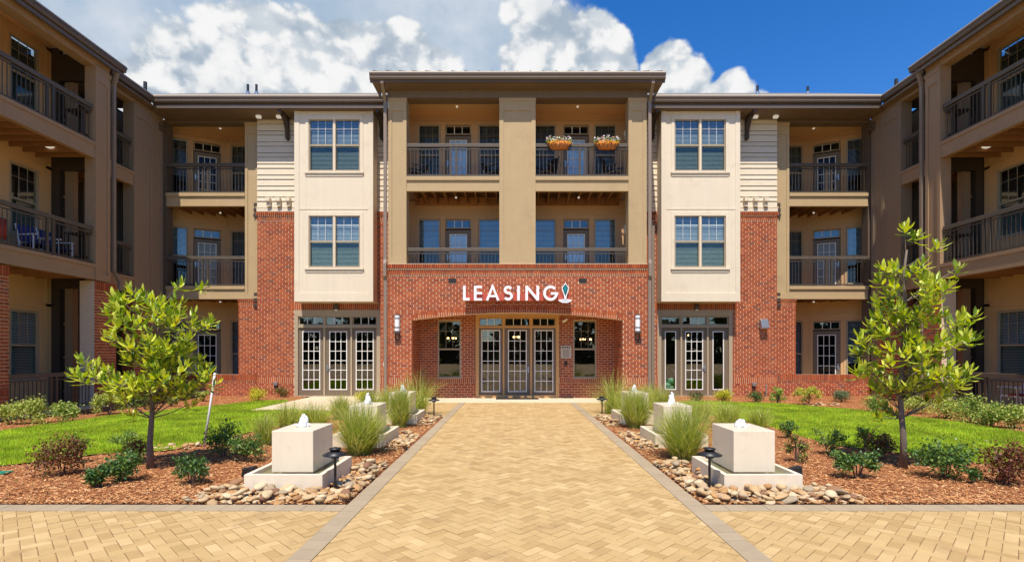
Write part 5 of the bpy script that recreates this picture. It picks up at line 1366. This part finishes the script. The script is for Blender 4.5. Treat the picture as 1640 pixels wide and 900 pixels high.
def letter(ch, u0, u1):
    x0, x1 = SU(u0), SU(u1); W_ = x1-x0; h = sw/2; g = G(); y0, y1 = D0-.36, D0-.275
    Q = lambda a, b: (x0+a*W_, zb_+b*H_)
    def arc(cx, cz, rx, rz, t0, t1, n=18): return [(cx+rx*math.cos(R(t0+(t1-t0)*i/n)), cz+rz*math.sin(R(t0+(t1-t0)*i/n))) for i in range(n+1)]
    if ch == 'L': stroke(g, [(x0+h, zt), (x0+h, zb_+h), (x1, zb_+h)], sw, y0, y1)
    if ch == 'E':
        stroke(g, [(x0+h, zb_), (x0+h, zt)], sw, y0, y1)
        for z in (zb_+h*.9, (zb_+zt)/2, zt-h*.9): stroke(g, [(x0+sw, z), (x1, z)], sw*.9, y0+.003, y1)
    if ch == 'A':
        m = (x0+x1)/2; stroke(g, [(x0+h*.9, zb_), (m, zt-h*.4), (x1-h*.9, zb_)], sw*.95, y0, y1); stroke(g, [(x0+W_*.24, zb_+H_*.30), (x1-W_*.24, zb_+H_*.30)], sw*.85, y0+.003, y1)
    if ch == 'S':
        cx = (x0+x1)/2; r1 = (H_-sw)*.24; r2 = (H_-sw)*.26; rx1, rx2 = W_*.5-h-.012, W_*.5-h
        p = arc(cx, zt-h-r1, rx1, r1, 25, 270)[:-1]+arc(cx, zb_+h+r2, rx2, r2, 90, -150); stroke(g, p, sw, y0, y1)
    if ch == 'I': stroke(g, [((x0+x1)/2, zb_), ((x0+x1)/2, zt)], sw, y0, y1)
    if ch == 'N': stroke(g, [(x0+h, zb_), (x0+h, zt-.0), ], sw, y0, y1); stroke(g, [(x0+h*1.0, zt-h*.5), (x1-h*1.0, zb_+h*.5)], sw, y0+.003, y1); stroke(g, [(x1-h, zb_), (x1-h, zt)], sw, y0+.001, y1)
    if ch == 'G':
        cx, cz = (x0+x1)/2, (zb_+zt)/2; stroke(g, arc(cx, cz, W_/2-h, H_/2-h+.008, 42, 352, 26), sw, y0, y1); stroke(g, [(cx+.01, cz-.01), (x1+.004, cz-.01)], sw*.9, y0+.003, y1)
    build('letter', g, 'letter', SG)
for ch, a, b in (('L', 741.9, 752.3), ('E', 759.2, 772.2), ('A', 778.2, 799.9), ('S', 806.2, 821.4), ('I', 828.2, 832.7), ('N', 841.4, 863.2), ('G', 869.9, 893.4)): letter(ch, a, b)
def plate(name, pts, y0, y1, m):
    g = G(); P = [(SU(u), SV(v)) for u, v in pts]; n = len(P); g.v += [(p[0], y0, p[1]) for p in P]+[(p[0], y1, p[1]) for p in P]
    g.f += [tuple(range(n)), tuple(range(n, 2*n))[::-1]]+[(i, (i+1) % n, n+(i+1) % n, n+i) for i in range(n)]
    return build(name, g, m, SG)
plate('emblem', [(905.3, 452.8), (908.2, 457.2), (911.2, 460.5), (909.8, 466.5), (907.6, 473.), (906.6, 480), (904.0, 480), (903., 473.), (900.8, 466.5), (899.4, 460.5), (902.4, 457.2)], D0-.36, D0-.275, 'letter')
plate('emblem_inlay', [(905.3, 455.2), (909.6, 461.0), (908.2, 466.6), (905.3, 474.5), (902.4, 466.6), (901., 461.)], D0-.366, D0-.359, 'teal_dark')
plate('emblem_inlay', [(905.3, 458.6), (907.4, 461.6), (905.3, 470.), (903.2, 461.6)], D0-.371, D0-.365, 'teal')
plate('emblem_base', [(893.8, 480.4), (900, 479.4), (910, 479.4), (916.2, 480.4), (913.5, 483.2), (909, 485.), (901, 485.), (896.5, 483.2)], D0-.36, D0-.275, 'letter')
plate('emblem_inlay', [(897, 481.), (905, 480.4), (913, 481.), (908, 482.4), (902, 482.4)], D0-.366, D0-.359, 'logo_grey')

# ---- notice board, camera, key pad beside the doors
RD_ = 18.75; RU = lambda u: (u-823)*RD_/830-.12; RV = lambda v: 1.64-(v-565)*RD_/830
t = thing('notice_board', 'beige notice board with dark lines of print beside the entrance doors', 'notice board', (RU(906), RD_, RV(574)))
g = G(); g.box(RU(897.8), RU(914.8), RD_-.04, RD_-.012, RV(574), RV(553.2)); build('panel', g, 'plaque', t, bevel=.004)
g = G(); x = RU(899.6)
for k, wd in enumerate((.075, .05, .06, .045)): g.box(x, x+wd, RD_-.043, RD_-.039, RV(557.6), RV(555.)); x += wd+.022
for k in range(8):
    z = RV(560.4+k*1.65); w_ = (.27, .22, .26, .24, .27, .20, .25, .23)[k]; g.box(RU(906.3)-w_/2, RU(906.3)+w_/2, RD_-.042, RD_-.039, z-.006, z+.006)
build('print_line', g, 'print_dark', t)
t = thing('security_camera', 'small white security camera right of the entrance frame under the arch', 'camera', (RU(903), RD_, RV(514)))
g = G(); g.tube([(RU(900.5), RD_-.01, RV(513.)), (RU(901.5), RD_-.09, RV(514.)), (RU(903), RD_-.13, RV(514.))], .025, 7); build('bracket', g, 'white_paint', t)
g = G(); g.tube([(RU(901.), RD_-.12, RV(515.5)), (RU(907.5), RD_-.20, RV(511.5))], .042, 9); build('housing', g, 'white_paint', t, smooth=False)
g = G(); g.box(RU(904), RU(908), RD_-.05, RD_-.01, RV(585), RV(579)); tag(build('key_pad', g, 'black', bevel=.006), 'small black keypad under the notice board', 'keypad')
# ---- wall pack, outlets, riser
f_u = lambda u: (u-823)*DF/830-.12; f_v = lambda v: 1.64-(v-565)*DF/830
t = thing('wall_pack_light', 'galvanised hooded light on the right brick wall', 'wall lamp', (f_u(1221), DF, f_v(525)))
g = G(); a0, a1 = f_u(1214.5), f_u(1228.5); z0, z1 = f_v(525), f_v(511.5)
g.hexa([(a0+.03, DF-.24, z0), (a1-.02, DF-.24, z0), (a1, DF-.012, z0), (a0, DF-.012, z0), (a0+.02, DF-.16, z1), (a1-.04, DF-.16, z1), (a1-.03, DF-.012, z1), (a0+.01, DF-.012, z1)]); build('hood', g, 'galv', t, bevel=.01)
g = G(); g.box(a0+.04, a1-.04, DF-.20, DF-.02, z0-.03, z0-.001); build('lens', g, 'opal', t)
for u, v, lab in ((442.5, 616, 'small grey outlet box low on the left brick wall'), (1206.5, 617, 'small grey outlet box low on the right brick wall')):
    t = thing('outlet_box', lab, 'outlet box', (f_u(u), DF, f_v(v)), 'outlet boxes on the brick walls')
    x = f_u(u); z = f_v(v); g = G(); g.box(x-.07, x+.07, DF-.11, DF-.02, z-.02, z+.10); build('cover', g, 'galv', t, bevel=.01)
    g = G(); g.box(x-.045, x+.045, DF-.09, DF-.02, z-.10, z-.021); build('socket', g, 'black', t)
x = f_u(1224); tag(build('standpipe', G().tube([(x, DF-.15, 0), (x, DF-.15, .45), (x, DF-.19, .47)], .025, 7).tube([(x-.05, DF-.15, .46), (x+.05, DF-.15, .46)], .012, 5), 'galv'), 'thin upright standpipe at the foot of the right brick wall', 'pipe')
x = f_u(612.5); 
g = G(); g.box(RU(613)-.03, RU(613)+.03, DF-.06, DF-.01, 1.14, 1.30); tag(build('door_bell', g, 'white_paint', bevel=.006), 'small white intercom on the brick beside the left glazed doors', 'intercom')
for zf in (7.52, 4.09):
    g = G(); x = 3.86; g.box(3.88, 4.02, BW-.10, BW-.02, zf+1.95, zf+2.18); g.box(3.90, 4.0, BW-.08, BW-.02, zf+1.86, zf+1.949); o = build('wall_sconce', g, 'opal', bevel=.015)
    tag(o, 'small white balcony wall light on the %s floor, right of the leasing block' % ('top' if zf > 5 else 'middle'), 'wall lamp')

# ---- flower baskets on the top right balcony rail
for i, (u, lab) in enumerate(((895.5, 'left of the two flower baskets on the top balcony rail'), (971.5, 'right of the two flower baskets on the top balcony rail'))):
    cx = (u-823)*17.2/830-.12; y = D0-.13; zt_ = 8.60
    t = thing('flower_basket', 'orange basket of white flowers, '+lab, 'flower basket', (cx, y, 8.3), 'flower baskets on the balcony rail')
    g = G(); n = 18; prof = [(.27, -.22), (.35, -.12), (.39, .0)]
    for r, dz in prof:
        for j in range(n): a = 2*math.pi*j/n; g.v.append((cx+r*math.cos(a)*(1 if abs(math.cos(a)) else 1), y+.14*r/.4*math.sin(a), zt_+dz))
    for k in range(2):
        for j in range(n): g.f.append((k*n+j, k*n+(j+1) % n, (k+1)*n+(j+1) % n, (k+1)*n+j))
    g.f.append(tuple(range(n))[::-1]); g.f.append(tuple(range(2*n, 3*n))); build('liner', g, 'basket', t, smooth=True)
    g = G()
    for j in range(16):
        a = 2*math.pi*j/16; g.tube([(cx+.31*math.cos(a), y+.115*math.sin(a), zt_-.22), (cx+.37*math.cos(a), y+.138*math.sin(a), zt_-.12), (cx+.41*math.cos(a), y+.15*math.sin(a), zt_+.02)], .008, 4)
    build('wire_frame', g, 'bronze_dark', t)
    q = random.Random(7+i)
    for m, nn, zz in (('shrub_green', 170, .05), ('petal_white', 95, .09), ('petal_pink', 40, .07), ('petal_yellow', 80, -.05)):
        g = G()
        for k in range(nn):
            x = cx+q.uniform(-.42, .42); e = math.sqrt(max(0, 1-((x-cx)/.44)**2)); p = Vector((x, y+q.uniform(-.14, .12)*(1 if m != 'petal_yellow' else 1), zt_+zz+q.uniform(-.06, .10)*e*(1.2 if m != 'petal_yellow' else .8)))
            if m == 'petal_yellow': p.y = y-.15*e-.01
            d = Vector((q.gauss(0, 1), q.gauss(0, 1)-.6, q.gauss(0, 1)+.5)).normalized(); s1 = d.orthogonal().normalized(); s2 = d.cross(s1); r = q.uniform(.018, .034)
            g.face([p+s1*r, p+s2*r*.8, p-s1*r, p-s2*r*.8])
        build('flowers' if m.startswith('petal') else 'leaves', g, m, t, kind='stuff')

# ---- balcony furniture
def chair(name, label, cat, x, y, z, rotz, seatm, framem, group, back_h=.95, rocker=False, slats=0, w_=.5):
    t = thing(name, label, cat, (x, y, z), group, rotz); h = w_/2; sz = .42
    L = dict(local=True)
    g = G(); g.hexa([(-h, -.25, sz-.02), (h, -.25, sz-.02), (h, .22, sz-.07), (-h, .22, sz-.07), (-h, -.25, sz+.02), (h, -.25, sz+.02), (h, .22, sz-.03), (-h, .22, sz-.03)]); build('seat', g, seatm, t, **L)
    if slats:
        bk = None
        for k in range(slats):
            a = -h+.03+(w_-.06)*(k+.5)/slats; d = (w_-.06)/slats*.40
            g = G(); g.hexa([(a-d, .21, sz-.05), (a+d, .21, sz-.05), (a+d, .235, sz-.05), (a-d, .235, sz-.05), (a-d, .37, back_h-.04*abs(a)/h), (a+d, .37, back_h-.04*abs(a)/h), (a+d, .395, back_h-.04*abs(a)/h), (a-d, .395, back_h-.04*abs(a)/h)]); build('slat', g, seatm, t, **L)
    else:
        g = G(); g.hexa([(-h, .21, sz+.06), (h, .21, sz+.06), (h, .24, sz+.06), (-h, .24, sz+.06), (-h+.02, .33, back_h), (h-.02, .33, back_h), (h-.02, .36, back_h), (-h+.02, .36, back_h)]); build('backrest', g, seatm, t, **L)
    for sx in (-1, 1):
        g = G(); g.tube([(sx*h, -.24, .03 if rocker else 0), (sx*h, -.24, .64)], .02, 6); build('leg', g, framem, t, **L)
        g = G(); g.tube([(sx*h, .24, .03 if rocker else 0), (sx*h, .22, sz), (sx*h, .36, back_h)], .02, 6); build('leg', g, framem, t, **L)
        g = G(); g.box(sx*h-.035, sx*h+.035, -.30, .30, .63, .66); build('armrest', g, framem, t, **L)
        if rocker:
            g = G(); g.tube([(sx*h, -.42, .10), (sx*h, -.2, .03), (sx*h, .1, .02), (sx*h, .45, .10)], .02, 6); build('rocker', g, framem, t, **L)
    return t
gp = 'rocking chairs on the top balconies'
chair('rocking_chair', 'dark rocking chair at the left end of the top right balcony', 'chair', 1.02, 18.1, 7.46, R(-50), 'brown_dark', 'black', gp, 1.05, True, 5)
chair('rocking_chair', 'dark rocking chair at the right end of the top right balcony', 'chair', 3.30, 18.1, 7.46, R(55), 'brown_dark', 'black', gp, 1.05, True, 5)
chair('rocking_chair', 'dark rocking chair in the left corner of the top left balcony', 'chair', -3.45, 18.1, 7.46, R(-60), 'black', 'black', gp, .85, True, 5)
chair('rocking_chair', 'dark rocking chair in the right corner of the top left balcony', 'chair', -.85, 18.1, 7.46, R(60), 'black', 'black', gp, .85, True, 5)
gp = 'blue chairs on the left wing'
chair('balcony_chair', 'blue fabric chair with white frame, left of the pair on the left wing', 'chair', -13.35, 14.35, 4.22, R(80), 'blue_cloth', 'pvc', gp, .95)
chair('balcony_chair', 'blue fabric chair with white frame, right of the pair on the left wing', 'chair', -13.35, 15.0, 4.22, R(95), 'blue_cloth', 'pvc', gp, .95)
chair('patio_chair', 'white woven chair with red cushion behind the right patio rail', 'chair', 13.1, 13.55, .09, R(-100), 'pvc', 'pvc', None, .92, False, 5, .58)
def table(label, x, y, z, w_, h, m, name='balcony_table'):
    t = thing(name, label, 'table', (x, y, z), 'balcony tables'); L = dict(local=True)
    g = G(); g.box(-w_/2, w_/2, -w_/2, w_/2, h-.03, h); build('tabletop', g, m, t, **L)
    for sx in (-1, 1):
        for sy in (-1, 1):
            g = G(); g.box(sx*(w_/2-.05)-.02, sx*(w_/2-.05)+.02, sy*(w_/2-.05)-.02, sy*(w_/2-.05)+.02, 0, h-.031); build('leg', g, m, t, **L)
    g = G(); g.box(-w_/2+.06, w_/2-.06, -w_/2+.06, w_/2-.06, .25, .27); build('shelf', g, m, t, **L)
table('dark slatted bar table on the top balcony of the left wing', -13.0, 15.45, 7.84, .6, .95, 'bronze_dark'); table('dark bar table on the middle balcony of the left wing', -13.0, 15.5, 4.22, .6, .95, 'brown_dark')
table('dark slatted bar table on the top balcony of the right wing', 13.0, 15.45, 7.84, .6, .95, 'bronze_dark'); table('dark slatted bar table on the middle balcony of the right wing', 13.0, 15.4, 4.22, .6, .9, 'bronze_dark')
t = thing('patio_cushion', 'red cushion on the white woven patio chair', 'cushion', (13.05, 13.5, .5)); g = G(); g.blobm((0, 0, .03), (.24, .24, .06), 12, 6); build('cover', g, 'red_cloth', t, local=True, smooth=True)
t = thing('hanging_towel', 'red towel hung on the middle balcony of the left wing at the left edge', 'towel', (-12.95, 12.95, 5.0)); g = G()
for k in range(8):
    a = k/7; g.v += [(.03*math.sin(k*1.9), -.16+.32*a, 0), (.03*math.sin(k*1.9+.6), -.15+.30*a, -.5+.03*math.sin(k))]
for k in range(7): g.f.append((2*k, 2*k+2, 2*k+3, 2*k+1))
o = build('cloth', g, 'red_cloth', t, local=True, smooth=True); md = o.modifiers.new('thick', 'SOLIDIFY'); md.thickness = .012
g = G(); g.tube([(-.02, -.2, .01), (-.02, .2, .01)], .015, 6).tube([(-.02, 0, .0), (-.02, 0, -.78)], .015, 6); build('stand', g, 'bronze_dark', t, local=True)
# ---- wing chair and chandeliers seen through the glass
t = thing('wing_armchair', 'green leather wing armchair seen through the right sidelight', 'armchair', (5.50, 19.72, .05), None, R(20)); L = dict(local=True, smooth=True)
g = G(); g.blobm((0, 0, .36), (.36, .36, .14), 14, 8); build('seat', g, 'green_leather', t, **L)
g = G(); g.blobm((0, .28, .85), (.36, .13, .52), 14, 10); build('backrest', g, 'green_leather', t, **L)
for sx in (-1, 1):
    g = G(); g.blobm((sx*.36, .0, .52), (.09, .36, .12), 10, 8); build('armrest', g, 'green_leather', t, **L)
    for sy in (-1, 1): g = G(); g.tube([(sx*.26, sy*.26, .25), (sx*.28, sy*.28, 0)], .025, 6); build('leg', g, 'brown_dark', t, local=True)
g = G(); g.box(-.34, .34, -.34, .34, .10, .34); build('apron', g, 'green_leather', t, local=True, bevel=.05)
for lab, x, y, z, r, ceil in (('lit chandelier behind the left lobby window', -2.55, 20.2, 2.16, .17, 3.3), ('lit chandelier behind the middle entrance door', -.02, 20.6, 2.22, .12, 3.3), ('lit chandelier behind the right lobby window', 2.72, 20.4, 2.12, .22, 3.3), ('lit chandelier behind the right side door', 6.83, 21.0, 2.30, .14, 3.4)):
    t = thing('chandelier', lab, 'chandelier', (x, y, z), 'lobby chandeliers')
    g = G(); g.tube([(x, y, z), (x, y, ceil)], .012, 6); g.lathe((x, y, z-.06), [(.02, 0), (.05, .05), (.02, .1)], 8); build('stem', g, 'bronze_dark', t)
    for k in range(5):
        a = 2*math.pi*k/5+.3; e = (x+r*math.cos(a), y+r*math.sin(a), z)
        g = G(); g.tube([(x, y, z-.03), (x+r*.6*math.cos(a), y+r*.6*math.sin(a), z-.07), e], .009, 5); am = build('arm', g, 'bronze_dark', t)
        g = G(); g.blobm((e[0], e[1], e[2]+.05), (.022, .022, .035), 8, 6); build('candle_bulb', g, 'bulb', am, smooth=True)
